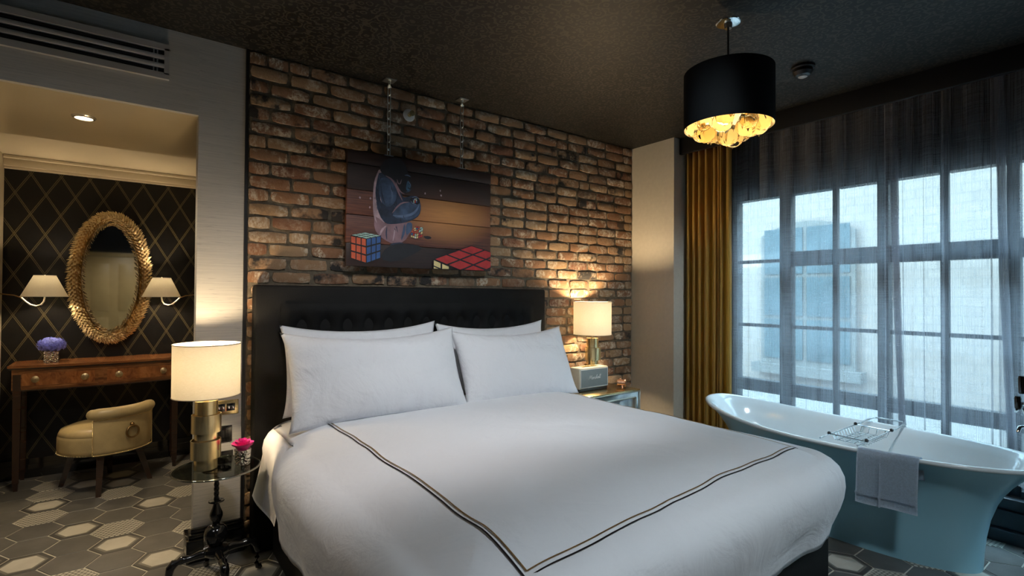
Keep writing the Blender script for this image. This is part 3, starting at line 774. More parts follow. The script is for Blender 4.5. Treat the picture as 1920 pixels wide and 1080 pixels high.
# loudspeaker with script lettering
MT['vinyl'] = plain('cream_vinyl', (.62, .56, .43), .5, bump=.3, bscale=500)
def m_grille():
    k = NT('woven_grille'); x, y, z = k.sep(k.coord())
    s = k.math('SINE', k.math('MULTIPLY', z, 1400.0)); s2 = k.math('SINE', k.math('MULTIPLY', x, 1000.0))
    k.base(k.mix(k.math('MULTIPLY', k.math('ADD', s, s2), .25), (.20, .22, .21), (.46, .48, .44))); k.b.inputs['Roughness'].default_value = .8
    return k.m
MT['grille'] = m_grille()
a0, a1, b0, b1, c0, c1 = 2.643, 2.948, 2.738, 2.846, .676, .832
sp = empty('loudspeaker', ((a0+a1)/2, (b0+b1)/2, nz), 'cream loudspeaker with grey woven grille and white script lettering on the nightstand', 'speaker')
bm = NB(); box(bm, a0, a1, b0, b1, c0, c1, .010, 3); put('cabinet', bm, 'vinyl', sp, 40)
bm = NB(); box(bm, a0+.014, a1-.014, b0-.003, b0+.004, c0+.014, c1-.014, .002); gr = put('grille', bm, 'grille', sp)
bm = NB()
for dims in ((a0+.010, a1-.010, b0-.0045, b0, c1-.014, c1-.011), (a0+.010, a1-.010, b0-.0045, b0, c0+.011, c0+.014), (a0+.010, a0+.013, b0-.0045, b0, c0+.011, c1-.011), (a1-.013, a1-.010, b0-.0045, b0, c0+.011, c1-.011)): box(bm, *dims)
put('piping', bm, 'white', sp)
bx('base_plinth', (a0+.006, a1-.006, b0+.006, b1-.006, nz+.001, c0+.002), 'black', sp, .002)
bx('control_panel', (a0+.07, a1-.07, b0+.035, b1-.035, c1-.001, c1+.0015), 'brass', sp)
for i in range(5):
    bm = NB(); lathe(bm, [(.007, c1+.001), (.007, c1+.010), (.005, c1+.011)], a0+.10+i*.026, (b0+b1)/2, 14); put('control_knob', bm, 'brass', sp)
# the word in joined script, one stroke path per letter (unit height 1)
LET = {'M': ([[(0, 0), (.12, .5), (.3, 1.1), (.36, .5), (.42, .2), (.6, .7), (.78, 1.15), (.8, .5), (.86, .05), (1.0, .1)]], .95),
       'a': ([[(.42, .45), (.25, .52), (.08, .35), (.08, .1), (.22, 0), (.38, .15), (.44, .5), (.42, .15), (.5, 0), (.62, .12)]], .52),
       'r': ([[(0, .1), (.08, .5), (.14, .42), (.3, .5), (.32, .38), (.28, .1), (.36, 0), (.46, .1)]], .40),
       's': ([[(0, .1), (.2, .55), (.28, .3), (.3, .1), (.18, 0), (.04, .06)], [(.2, 0), (.34, 0), (.42, .1)]], .38),
       'h': ([[(0, .1), (.2, .6), (.3, 1.05), (.2, 1.1), (.12, .8), (.06, 0), (.2, .42), (.32, .45), (.32, .12), (.4, 0), (.5, .1)]], .45),
       'l': ([[(0, .1), (.18, .6), (.28, 1.05), (.18, 1.12), (.12, .8), (.12, .1), (.2, 0), (.3, .1)]], .27)}
tot = sum(LET[ch][1] for ch in 'Marshall'); S = .122/tot; xx = (a0+a1)/2-.061; bm = NB(); H_ = .027
for ch in 'Marshall':
    for stroke in LET[ch][0]:
        pts = []
        for i in range(len(stroke)-1):
            for q in range(4):
                f = q/4; pts.append((stroke[i][0]*(1-f)+stroke[i+1][0]*f, stroke[i][1]*(1-f)+stroke[i+1][1]*f))
        pts.append(stroke[-1])
        tube(bm, [(xx+u*S+v*.006, b0-.0045, (c0+c1)/2-.012+v*H_+(xx-a0)*.03) for u, v in pts], .0014, 5)
    xx += LET[ch][1]*S
put('lettering', bm, 'white', gr, 180)

# small copper-coloured clock by the wall
wx, wy = 3.055, 2.70; wa = math.radians(-48); wdir = Vector((math.cos(wa), math.sin(wa), 0)); wz = nz+.036
wt = empty('table_clock', (wx, wy, nz), 'small rose-gold drum clock on two feet at the corner of the nightstand', 'clock')
def drum(prof, name, mt, parent, sm=30):
    bm = NB(); lathe(bm, prof, n=32, cap=False); bmesh.ops.transform(bm, verts=bm.verts, matrix=Matrix.Translation((wx, wy, wz)) @ Matrix.Rotation(wa, 4, 'Z') @ Matrix.Rotation(PI/2, 4, 'Y')); return put(name, bm, mt, parent, sm)
cs = drum([(0, -.035), (.022, -.035), (.025, -.032), (.025, .022), (.030, .024), (.031, .028), (.029, .033), (.024, .034), (.023, .028), (0, .028)], 'case', 'rosegold', wt)
drum([(0, .0285), (.0225, .0285), (.0225, .0295), (0, .0295)], 'dial', 'white', cs)
for q in (-.4, .35):
    bm = NB(); p_ = Vector((wx, wy, wz)); sd_ = Vector((-wdir.y, wdir.x, 0)); tube(bm, [p_+wdir*.005+sd_*(q*.035)+Vector((0, 0, -.020)), Vector((wx, wy, nz+.001))+wdir*.008+sd_*(q*.055)], [.005, .0035], 8); put('foot', bm, 'rosegold', wt)
bm = NB(); sphere(bm, Vector((wx, wy, wz+.028))-wdir*.010, .008, 10, 8); put('button', bm, 'rosegold', wt, 180)

# ================================================================== WALL PLATES, SPRINKLER
def plate(name, x0, x1, z0, z1, mt, label, cat): 
    e = empty(name, ((x0+x1)/2, WY, (z0+z1)/2), label, cat); bx('plate', (x0, x1, WY-.006, WY-.0005, z0, z1), mt, e, .002); return e
e = plate('socket_plate', .352, .470, .727, .803, 'brass', 'brushed brass socket plate with black sockets behind the left lamp', 'socket')
for x0 in (.366, .412):
    s = bx('socket', (x0, x0+.040, WY-.009, WY-.005, .745, .785), 'blackgloss', e, .002)
    for q in (-.01, .01): bx('switch_rocker', (x0+.020+q-.005, x0+.020+q+.005, WY-.013, WY-.008, .757, .773), 'chrome', s, .001)
e = plate('switch_plate', .372, .440, .583, .668, 'blackgloss', 'upper black switch plate under the brass socket plate', 'switch')
for q in (.39, .409): bx('rocker', (q, q+.014, WY-.010, WY-.005, .605, .645), 'black', e, .001)
e = plate('data_plate', .36, .446, .470, .535, 'blackgloss', 'lower black wall plate just above the glass table top', 'switch')
bx('port', (.40, .425, WY-.008, WY-.005, .492, .512), 'chrome', e, .001)

sx, sz = 1.440, 2.538
e = empty('sprinkler', (sx, WY-.02, sz), 'wall sprinkler with white collar and brass head, between the hanging chains', 'sprinkler')
def along_y(bm, loc): 
    bmesh.ops.rotate(bm, verts=bm.verts, matrix=Matrix.Rotation(PI/2, 3, 'X')); bmesh.ops.translate(bm, verts=bm.verts, vec=loc); return bm
bm = NB(); lathe(bm, [(.041, 0), (.041, .004), (.036, .008), (.014, .010), (.014, .0)], n=36, cap=False); put('collar', along_y(bm, (sx, WY-.013, sz)), 'white', e)
bm = NB(); lathe(bm, [(.012, 0), (.012, .018), (.016, .02), (.016, .028), (.009, .03), (.009, .045), (.018, .047), (.018, .05), (.0, .052)], n=16, cap=False); put('head', along_y(bm, (sx, WY-.018, sz)), 'brass', e)
for q in (-1, 1):
    bm = NB(); tube(bm, [(sx+q*.008, WY-.045, sz), (sx+q*.017, WY-.055, sz), (sx+q*.013, WY-.068, sz)], .0025, 6); put('yoke_arm', bm, 'chrome', e)

# ================================================================== PAINTING ON PLANKS, CHAINS
PX0, PZ0, PY, PW = 1.008, 1.535, 3.005, 1.02
pa = empty('painting', (PX0+PW/2, PY+.02, PZ0), 'painting of a gorilla with coloured puzzle cubes on dark wooden planks', 'painting')
def m_plank(name, dark, mid, warm):
    """painted boards: a warm pool of paint on the right-hand middle of the picture"""
    k = NT(name); v = k.coord(scale=(1.6, 1, 26)); n = k.noise(v, 3, 5, .6, .5)
    x, y, z = k.sep(k.coord())
    dx = k.math('DIVIDE', k.math('SUBTRACT', x, .17), .40); dzz = k.math('DIVIDE', k.math('SUBTRACT', z, .37), .22)
    r = k.math('SQRT', k.math('ADD', k.math('MULTIPLY', dx, dx), k.math('MULTIPLY', dzz, dzz)))
    pool = k.ramp(r, [(0, (1, 1, 1)), (.55, (.55, .55, .55)), (1.0, (0, 0, 0))])
    c = k.ramp(n, [(.3, dark), (.7, mid)]); k.base(k.mix(pool, c, k.mix(n, warm, tuple(q*.5 for q in warm)))); k.b.inputs['Roughness'].default_value = .55
    return k.m
MT['plank_dark'] = m_plank('painted_plank_dark', (.012, .006, .006), (.028, .012, .010), (.11, .038, .016))
MT['plank_mid'] = m_plank('painted_plank_warm', (.045, .016, .014), (.17, .058, .034), (.85, .37, .12))
zb = [0, .14, .307, .457, .612, .692]
for i, mt in enumerate(('plank_dark', 'plank_mid', 'plank_mid', 'plank_dark', 'plank_dark')):
    e0 = 0 if i < 4 else .004
    bx('plank', (PX0+R.uniform(-.003, .003), PX0+PW+R.uniform(-.004, .004), PY-.002*(i % 2), PY+.022, PZ0+zb[i]+.0016, PZ0+zb[i+1]-.0016), mt, pa, .003)
for xx in (.2, .8): bx('batten', (PX0+xx-.03, PX0+xx+.03, PY+.022, PY+.045, PZ0+.04, PZ0+.66), 'darkwood', pa)
def clip(poly, x0=.004, x1=PW-.004, y0=.004, y1=.688):
    def cut(P, ins, inter):
        o = []
        for i in range(len(P)):
            a, b = P[i-1], P[i]
            if ins(b):
                if not ins(a): o.append(inter(a, b))
                o.append(b)
            elif ins(a): o.append(inter(a, b))
        return o
    def ix(c): return lambda a, b: (c, a[1]+(b[1]-a[1])*(c-a[0])/(b[0]-a[0]))
    def iy(c): return lambda a, b: (a[0]+(b[0]-a[0])*(c-a[1])/(b[1]-a[1]), c)
    for ins, it in ((lambda p: p[0] >= x0, ix(x0)), (lambda p: p[0] <= x1, ix(x1)), (lambda p: p[1] >= y0, iy(y0)), (lambda p: p[1] <= y1, iy(y1))):
        if poly: poly = cut(poly, ins, it)
    return poly
lay = [0]
def paint(bm, poly, mi, smooth=False):
    poly = clip(poly)
    if len(poly) < 3: return
    if smooth:
        for _ in range(1):
            q = []
            for i in range(len(poly)):
                a, b = poly[i], poly[(i+1) % len(poly)]; q += [(a[0]*.75+b[0]*.25, a[1]*.75+b[1]*.25), (a[0]*.25+b[0]*.75, a[1]*.25+b[1]*.75)]
            poly = q
    lay[0] += 1; y = PY-.0026-lay[0]*.00006
    f = bm.faces.new([bm.verts.new((PX0+u, y, PZ0+v)) for u, v in poly]); f.material_index = mi
def pm(name, c, v=.35, s=22): MT[name] = plain(name, c, .55, var=v, scale=s); return name
gm = [pm('paint_black', (.006, .006, .010)), pm('paint_navy', (.016, .026, .055), .6, 12), pm('paint_slate', (.040, .068, .125), .6, 14), pm('paint_mauve', (.22, .13, .15), .35, 10), pm('paint_pale', (.38, .27, .30)), pm('paint_blue', (.03, .085, .15)), pm('paint_steel', (.09, .13, .22), .4, 20)]
bm = NB()
Q = dict(head=[(.212, .634), (.236, .661), (.274, .681), (.313, .687), (.353, .671), (.379, .632), (.389, .596), (.407, .58), (.4, .565), (.39, .55), (.405, .528), (.411, .505), (.395, .48), (.375, .471), (.35, .479), (.325, .504), (.305, .538), (.266, .56), (.227, .564), (.198, .596)],
    rim=[(.198, .605), (.175, .547), (.164, .483), (.163, .393), (.167, .303), (.193, .251), (.24, .26), (.24, .4), (.24, .5), (.24, .59)],
    body=[(.199, .587), (.266, .569), (.315, .539), (.345, .469), (.356, .442), (.386, .453), (.426, .465), (.468, .446), (.481, .39), (.469, .341), (.428, .309), (.367, .285), (.288, .269), (.24, .269), (.201, .315), (.179, .394), (.173, .466), (.184, .531)],
    arm=[(.278, .332), (.336, .403), (.406, .42), (.468, .427), (.479, .385), (.459, .333), (.387, .303), (.317, .304)],
    shoulder=[(.199, .542), (.246, .557), (.295, .527), (.315, .475), (.306, .409), (.258, .367), (.21, .398), (.192, .468)],
    lower=[(.168, .312), (.211, .289), (.249, .265), (.367, .285), (.418, .294), (.423, .252), (.398, .212), (.368, .168), (.309, .146), (.26, .156), (.203, .189), (.169, .231)],
    thigh=[(.377, .286), (.418, .294), (.421, .252), (.398, .22), (.376, .206)], foot=[(.265, .148), (.363, .165), (.354, .135), (.299, .12)],
    muzzle=[(.385, .556), (.403, .531), (.405, .505), (.39, .486), (.373, .496), (.377, .529)], eye=[(.311, .546), (.346, .562), (.335, .528), (.317, .523)],
    brow=[(.364, .583), (.4, .584), (.39, .564), (.369, .565)], hand=[(.401, .443), (.442, .462), (.473, .442), (.468, .413), (.427, .403), (.404, .415)])
for nm, mi in (('rim', 4), ('lower', 3), ('body', 1), ('shoulder', 2), ('thigh', 2), ('foot', 1), ('head', 0), ('arm', 2), ('hand', 0), ('muzzle', 5)): paint(bm, Q[nm], mi, True)
def line_(pts, wd, mi):
    L_, R_ = [], []
    for i in range(len(pts)):
        a, b = pts[max(i-1, 0)], pts[min(i+1, len(pts)-1)]; dx, dy = b[0]-a[0], b[1]-a[1]; l_ = math.hypot(dx, dy); w_ = wd*(.35 if i in (0, len(pts)-1) else 1)
        L_.append((pts[i][0]-dy/l_*w_/2, pts[i][1]+dx/l_*w_/2)); R_.append((pts[i][0]+dy/l_*w_/2, pts[i][1]-dx/l_*w_/2))
    paint(bm, L_+R_[::-1], mi, True)
for pts, wd, mi in (([(.239, .564), (.28, .548), (.31, .506), (.327, .467), (.351, .423)], .013, 3), ([(.283, .337), (.312, .377), (.346, .409), (.396, .419)], .010, 3), ([(.288, .324), (.337, .321), (.397, .334), (.443, .362), (.466, .408)], .016, 6),
                    ([(.305, .536), (.317, .503), (.34, .473), (.365, .467)], .009, 3), ([(.191, .577), (.173, .529), (.165, .456), (.165, .375), (.17, .303), (.185, .269)], .012, 4), ([(.203, .189), (.216, .226), (.245, .256)], .016, 4),
                    ([(.367, .275), (.363, .228), (.346, .176)], .020, 2), ([(.30, .262), (.30, .22), (.29, .165)], .012, 4), ([(.25, .25), (.245, .21), (.25, .17)], .010, 1), ([(.27, .146), (.309, .139), (.353, .153)], .014, 1),
                    ([(.414, .449), (.442, .46), (.468, .446)], .010, 6), ([(.406, .429), (.419, .412), (.447, .409)], .010, 6), ([(.373, .48), (.395, .485), (.409, .503)], .006, 2), ([(.387, .554), (.403, .534), (.407, .516)], .007, 6), ([(.364, .585), (.386, .588), (.405, .58)], .009, 6),
                    ([(.313, .553), (.32, .526), (.335, .525), (.344, .557)], .008, 3), ([(.21, .50), (.215, .44), (.235, .39)], .012, 1), ([(.27, .50), (.285, .45), (.275, .40)], .014, 6)): line_(pts, wd, mi)
for i_ in range(26):      # brushed fur along the back, shoulder and arm
    u0, v0 = R.choice(((.19, .56), (.18, .47), (.185, .40), (.25, .50), (.29, .45), (.34, .36), (.40, .36), (.30, .30)))
    u0 += R.uniform(-.012, .03); v0 += R.uniform(-.05, .03); l_ = R.uniform(.02, .05); paint(bm, [(u0, v0), (u0+.004, v0-l_*.5), (u0+.010, v0-l_), (u0-.001, v0-l_*.5)], R.choice((0, 2, 2, 1, 4) if u0 < .21 else (0, 1, 2)))
paint(bm, [(.385, .512), (.402, .505), (.400, .500), (.386, .506)], 0); paint(bm, [(.392, .535), (.400, .531), (.396, .526)], 0)
for sh in ([(.20, .05), (.30, .03), (.45, .10), (.50, .14), (.36, .16), (.25, .13)], [(.52, .19), (.56, .2), (.54, .215), (.49, .21)]): paint(bm, sh, 0, True)
put('painted_gorilla', bm, gm, pa, 0, fix=False)
cm = [pm('paint_cube_black', (.008, .008, .012)), pm('paint_red', (.42, .025, .025), .2), pm('paint_orange', (.50, .09, .035), .2), pm('paint_cube_blue', (.03, .09, .26), .2), pm('paint_mint', (.35, .52, .46), .15), pm('paint_yellow', (.62, .50, .22), .15), pm('paint_white', (.6, .6, .55), .1)]
def cube_face(bm, q, cols_, n=3, gap=.10):
    paint(bm, q, 0)
    def P(u, v):
        a = [(q[0][k_]*(1-u)+q[1][k_]*u) for k_ in (0, 1)]; b = [(q[3][k_]*(1-u)+q[2][k_]*u) for k_ in (0, 1)]
        return (a[0]*(1-v)+b[0]*v, a[1]*(1-v)+b[1]*v)
    for i in range(n):
        for j in range(n):
            u0, u1, v0, v1 = (i+gap)/n, (i+1-gap)/n, (j+gap)/n, (j+1-gap)/n
            paint(bm, [P(u0, v0), P(u1, v0), P(u1, v1), P(u0, v1)], cols_(i, j))
bm = NB(); cube_face(bm, [(.025, .18), (.119, .169), (.121, .018), (.026, .045)], lambda i, j: 2); cube_face(bm, [(.119, .169), (.212, .194), (.209, .054), (.121, .018)], lambda i, j: 3); cube_face(bm, [(.025, .183), (.111, .205), (.212, .192), (.119, .167)], lambda i, j: 4)
put('painted_cube', bm, cm, pa, 0, fix=False)
bm = NB(); mixc = lambda i, j: R.choice((1, 2, 3, 4, 5, 6))
cube_face(bm, [(.413, .242), (.449, .235), (.444, .189), (.406, .196)], mixc); cube_face(bm, [(.449, .235), (.493, .265), (.487, .202), (.444, .189)], mixc); cube_face(bm, [(.413, .242), (.444, .271), (.493, .265), (.449, .235)], mixc)
put('painted_cube', bm, cm, pa, 0, fix=False)
bm = NB(); cube_face(bm, [(.567, .066), (.855, .172), (1.195, .10), (.874, -.037)], lambda i, j: 1, gap=.075); cube_face(bm, [(.565, .064), (.688, .022), (.689, -.06), (.565, -.02)], lambda i, j: 5, n=2)
put('painted_cube', bm, cm, pa, 0, fix=False)
bm = NB(); cube_face(bm, [(.418, .440), (.446, .449), (.45, .420), (.422, .412)], mixc); put('painted_cube', bm, cm, pa, 0, fix=False)
bm = NB()
for u, v in ((.614, .517), (.62, .486), (.076, .409), (.14, .412), (.137, .357), (.504, .486)): paint(bm, [(u+.006*math.cos(a)*R.uniform(.6, 1.2), v+.007*math.sin(a)) for a in [q*PI/4 for q in range(8)]], 0)
put('chipped_paint', bm, 'paint_pale', pa, 0, fix=False, kind='stuff')

def chain(x, y, zbot, label):
    e = empty('hanging_chain', (x, y, zbot), label, 'chain', 'chains holding the painting')
    bm = NB(); box(bm, x-.035, x+.035, y-.035, y+.035, CZ-.006, CZ-.0005, .001); put('ceiling_plate', bm, 'galv', e)
    bm = NB(); lathe(bm, [(.010, CZ-.05), (.014, CZ-.045), (.007, CZ-.03), (.010, CZ-.005)], x, y, 14); put('eye_bolt', bm, 'galv', e)
    n = 8; top, bot = CZ-.045, zbot+.015; pitch_ = (top-bot)/n
    bml = NB(); L, wd = pitch_/2+.004, .011
    pts = [(wd*math.cos(a), 0, math.copysign(L-wd, math.sin(a))+wd*math.sin(a)) for a in [2*PI*(i+.5)/20 for i in range(20)]]
    tube(bml, pts, .0032, 6, True); me = mesh_of('link', bml, 'galv', 180)
    for i in range(n): add_piece('link', me, e, (x, y, bot+pitch_*(i+.5)), (0, 0, .35+(PI/2 if i % 2 else 0)))
    bx('bracket', (x-.03, x+.03, y-.012, y+.012, zbot-.024, zbot-.021), 'galv', e)
    bm = NB(); tube(bm, [(x-.008, y, zbot-.022), (x-.008, y, zbot+.012), (x, y, zbot+.022), (x+.008, y, zbot+.012), (x+.008, y, zbot-.022)], .0035, 6); put('shackle', bm, 'galv', e)
chain(1.271, 3.016, PZ0+.692+.024, 'galvanised chain above the gorilla, left of the wall sprinkler')
chain(1.795, 3.016, PZ0+.692+.024, 'galvanised chain holding the painting, right of the wall sprinkler')

# ================================================================== AIR VENT AND DOWNLIGHT OF THE BULKHEAD
v0, v1, q0, q1 = -1.05, .137, 2.438, 2.612
ve = empty('air_vent', ((v0+v1)/2, WY, q0), 'long grey slotted air vent set high in the wall above the nook', 'vent')
bx('duct_back', (v0+.01, v1-.01, WY-.004, WY-.001, q0+.01, q1-.01), 'black', ve)
bm = NB()
for dims in ((v0, v1, WY-.022, WY-.001, 2.581, q1), (v0, v1, WY-.022, WY-.001, q0, 2.468), (v1-.021, v1, WY-.022, WY-.001, 2.46, 2.59), (v0, v0+.021, WY-.022, WY-.001, 2.46, 2.59)): box(bm, *dims)
put('frame', bm, 'vent', ve)
for z0, z1 in ((2.535, 2.556), (2.492, 2.513)): bx('blade', (v0+.02, v1-.02, WY-.021, WY-.004, z0, z1), 'vent', ve, .002)
for z0 in (2.474, 2.519, 2.562): bx('deflector', (v0+.02, v1-.022, WY-.010, WY-.005, z0+.004, z0+.009), 'frame', ve)
for z0 in (2.470, 2.515, 2.558):
    for xq in (.07, .085): bx('damper_clip', (xq, xq+.006, WY-.014, WY-.006, z0, z0+.02), 'vent', ve)

def downlight(x, y, z, label, power, col, angle, group, r=.048, aim=None):
    e = empty('downlight', (x, y, z-.012), label, 'light', group)
    bm = NB(); lathe(bm, [(r*.78, z-.001), (r*.80, z-.010), (r, z-.007), (r*1.08, z-.002), (r*1.08, z-.0005)], x, y, 36, False); put('trim_ring', bm, 'brushed', e)
    bm = NB(); lathe(bm, [(r*.78, z-.004), (r*.78, z-.0012)], x, y, 30); put('lens', bm, glow('downlight_lens', col, 9), e)
    rot = (Vector(aim)-Vector((x, y, z))).to_track_quat('-Z', 'Y').to_euler() if aim else None
    lamp('downlight_beam', 'SPOT', (x, y, z-.02), power, col, e, .12, rot, spot_size=angle, spot_blend=.8)
MT['brushed'] = plain('brushed_nickel', (.55, .52, .46), .35, 1.0)
downlight(-.214, 3.508, SZ, 'round recessed downlight in the cream ceiling of the nook entrance', 70, (1, .80, .52), 2.4, None)

# ================================================================== NOOK: CONSOLE DESK
k0, k1, kf, kb, kt = -.675, .335, 4.80, NY-.004, .862
def bow(x): u = (x-(k0+k1)/2)/((k1-k0)/2); return kf+.055*u*u
de = empty('console_desk', ((k0+k1)/2, 5.0, 0), 'bow-fronted mahogany console desk with brass knobs below the oval mirror', 'desk')
def bowed(name, x0, x1, f, y1, z0, z1, mt, parent, n=24, bev=False):
    bm = NB(); pts = [(x0+(x1-x0)*i/n) for i in range(n+1)]; poly = [(x, f(x)) for x in pts]+[(x1, y1), (x0, y1)]
    prism(bm, poly, lambda u, v, d: (u, v, z0+d), z1-z0); return put(name, bm, mt, parent, 25)
bowed('top', k0, k1, lambda x: bow(x), kb, kt-.016, kt, 'mahogany', de)
bowed('top_moulding', k0+.006, k1-.006, lambda x: bow(x)+.006, kb, kt-.026, kt-.016, 'darkwood', de)
bowed('apron', k0+.02, k1-.02, lambda x: bow(x)+.020, kb-.01, .692, kt-.026, 'mahogany', de)
bowed('lower_bead', k0+.018, k1-.018, lambda x: bow(x)+.015, kb-.01, .686, .694, 'darkwood', de)
xm = (k0+k1)/2
for x0, x1 in ((k0+.055, xm-.018), (xm+.012, k1-.055)):
    dr = bowed('drawer', x0, x1, lambda x: bow(x)+.013, kf+.12, .706, .822, 'mahogany', de)
    bowed('veneer_panel', x0+.02, x1-.02, lambda x: bow(x)+.0115, kf+.10, .722, .806, 'flame', dr)
    for xk in (x0+.09, x1-.075):
        bm = NB(); lathe(bm, [(.022, 0), (.023, .003), (.018, .006), (.009, .008), (.008, .014), (.013, .018), (.014, .022), (.009, .026), (0, .027)], n=22, cap=False)
        put('knob', along_y(bm, (xk, bow(xk)+.013, .764)), 'agedbrass', dr)
for xa, ya in ((k0+.05, kf+.075), (k1-.05, kf+.075), (k0+.05, kb-.045), (k1-.05, kb-.045)):
    bm = NB()
    rr = [[bm.verts.new((xa+sx_*h, ya+sy_*h, z)) for sx_, sy_ in ((-1, -1), (1, -1), (1, 1), (-1, 1))] for h, z in ((.011, 0), (.013, .05), (.017, .055), (.021, .69), (.021, .80))]
    for a, b in zip(rr, rr[1:]):
        for i in range(4): bm.faces.new((a[i], a[(i+1) % 4], b[(i+1) % 4], b[i]))
    bm.faces.new(rr[0][::-1]); bm.faces.new(rr[-1]); put('leg', bm, 'darkwood', de, 20)

# hydrangea in a square glass cube
hx, hy = -.462, 5.0
bm = NB(); box(bm, hx-.040, hx+.040, hy-.040, hy+.040, kt+.001, kt+.085, .004); put('glass_vase', bm, 'cutglass', label='small square textured glass vase on the mahogany desk', cat='vase', smooth=20)
hd = empty('hydrangea', (hx, hy, kt+.02), 'blue hydrangea head in the square vase on the desk', 'flower')
bm = NB(); tube(bm, [(hx, hy, kt+.012), (hx+.004, hy, kt+.06), (hx, hy, kt+.11)], .004, 8); put('stem', bm, 'stem', hd)
bm = NB(); bmesh.ops.create_icosphere(bm, subdivisions=2, radius=.055, matrix=Matrix.Translation((hx, hy, kt+.128)) @ Matrix.Diagonal((1.2, 1.2, .8, 1))); put('flower_core', bm, 'hydrangea', hd, 180)
bm = NB()
for i in range(95):
    th = math.acos(1-1.65*(i+.5)/95); ph = i*2.39996
    nrm = Vector((math.sin(th)*math.cos(ph), math.sin(th)*math.sin(ph), math.cos(th)*.8)); c_ = Vector((hx, hy, kt+.126))+Vector((nrm.x*.078, nrm.y*.078, nrm.z*.062))*R.uniform(.9, 1.08)
    a = nrm.normalized().orthogonal().normalized(); b = nrm.normalized().cross(a); s0 = R.uniform(0, 1.5)
    for q in range(4):
        d1 = a*math.cos(s0+q*PI/2)+b*math.sin(s0+q*PI/2); d2 = nrm.normalized().cross(d1); rr = .016
        vs_ = [c_, c_+d1*rr*.6+d2*rr*.5+nrm*.003, c_+d1*rr*1.15+nrm*.001, c_+d1*rr*.6-d2*rr*.5+nrm*.003]
        bm.faces.new([bm.verts.new(p) for p in vs_])
put('florets', bm, 'hydrangea', hd, 0, fix=False, kind='stuff')

# oval mirror in a gilded leaf frame
ox, oz, oy = -.134, 1.488, NY-.055
mi = empty('mirror', (ox, NY-.002, oz-.52), 'oval mirror in a gilded leaf frame on the dark diamond wallpaper', 'mirror')
bm = NB(); vs_ = [bm.verts.new((ox+.19*math.cos(2*PI*i/72), oy+.01, oz+.445*math.sin(2*PI*i/72))) for i in range(72)]; bm.faces.new(vs_)
ex = bmesh.ops.extrude_face_region(bm, geom=bm.faces[:]); bmesh.ops.translate(bm, verts=[g for g in ex['geom'] if isinstance(g, bmesh.types.BMVert)], vec=(0, .01, 0)); put('mirror_glass', bm, 'mirror', mi, 20)
bm = NB(); A_, B_ = .214, .468
tube(bm, [(ox+A_*math.cos(2*PI*i/96), oy, oz+B_*math.sin(2*PI*i/96)) for i in range(96)], .038, 14, True); put('frame_ring', bm, 'wicker', mi, 180)
bm = NB()
N_ = 96
for ph_i in range(11):
    phi = math.radians(-105+ph_i*21)       # around the tube section, 0 = towards the room
    for i in range(N_):
        a = 2*PI*(i+.5*(ph_i % 2))/N_; c_ = Vector((ox+A_*math.cos(a), oy, oz+B_*math.sin(a)))
        tan = Vector((-A_*math.sin(a), 0, B_*math.cos(a))).normalized(); outw = Vector((tan.z, 0, -tan.x))
        nrm = outw*math.sin(phi)+Vector((0, -1, 0))*math.cos(phi); side = outw*math.cos(phi)-Vector((0, -1, 0))*math.sin(phi)
        p0 = c_+nrm*.037; d1 = (side*.55+tan*(.85 if math.sin(a+.2) > -2 else 0)+nrm*R.uniform(.3, 1.3)+outw*R.uniform(-.2, .2)).normalized(); d2 = d1.cross(nrm).normalized(); L = R.uniform(.022, .032); wd = L*.42
        vv = [p0, p0+d1*L*.5+d2*wd, p0+d1*L+nrm*.006, p0+d1*L*.5-d2*wd, p0+d1*L*.5+nrm*.006]; vv = [bm.verts.new(p) for p in vv]
        for q in range(4): bm.faces.new((vv[q], vv[(q+1) % 4], vv[4]))
put('gilded_leaves', bm, 'gilt', mi, 0, fix=False, kind='stuff')

# wall lights either side
def sconce(cx, wallx, label, power):
    cyy = 4.97; z0, z1 = 1.338, 1.488; sgn = 1 if wallx > cx else -1
    e = empty('wall_light', (cx, cyy, z0-.09), label, 'lamp', 'wall lights by the oval mirror')
    bm = NB(); lathe(bm, [(.130, z0), (.128, z0), (.060, z1), (.062, z1), (.130, z0)], cx, cyy, 48, False); s = put('shade', bm, 'shade', e, 60)
    for r_, z_ in ((.130, z0), (.061, z1)):
        bm = NB(); tube(bm, [(cx+r_*math.cos(2*PI*i/48), cyy+r_*math.sin(2*PI*i/48), z_) for i in range(48)], .002, 6, True); put('rim', bm, 'white', s, 180)
    bm = NB(); pts = [(0, z0+.06), (0, z0-.01), (.004, z0-.035), (.018, z0-.058), (.045, z0-.068), (.075, z0-.058), (.10, z0-.034), (.122, z0-.008)]
    tube(bm, [(cx+sgn*u, cyy, z_) for u, z_ in pts], .0055, 10); put('curved_arm', bm, 'white', e, 180)
    bm = NB(); tube(bm, [(cx+sgn*.12, cyy, z0-.010), (cx+sgn*.16, cyy, z0+.008), (wallx-sgn*.012, cyy, z0+.02)], .004, 8); put('wall_arm', bm, 'wicker', e, 180)
    bm = NB(); lathe(bm, [(.035, 0), (.035, .006), (.02, .012), (0, .013)], n=24, cap=False); bmesh.ops.rotate(bm, verts=bm.verts, matrix=Matrix.Rotation(-sgn*PI/2, 3, 'Y')); bmesh.ops.translate(bm, verts=bm.verts, vec=(wallx, cyy, z0+.02)); put('wall_plate', bm, 'wicker', e)
    bm = NB(); lathe(bm, [(.011, z0+.03), (.011, z0+.075)], cx, cyy, 14); put('socket', bm, 'white', e)
    bm = NB(); lathe(bm, [(.010, z0+.075), (.017, z0+.095), (.016, z0+.115), (.007, z0+.145), (.001, z0+.155)], cx, cyy, 16); put('bulb', bm, glow('candle_bulb', (1, .80, .5), 14), e, 180)
    lamp('wall_light_glow', 'POINT', (cx, cyy, z0+.10), power, WARM, e, .02)
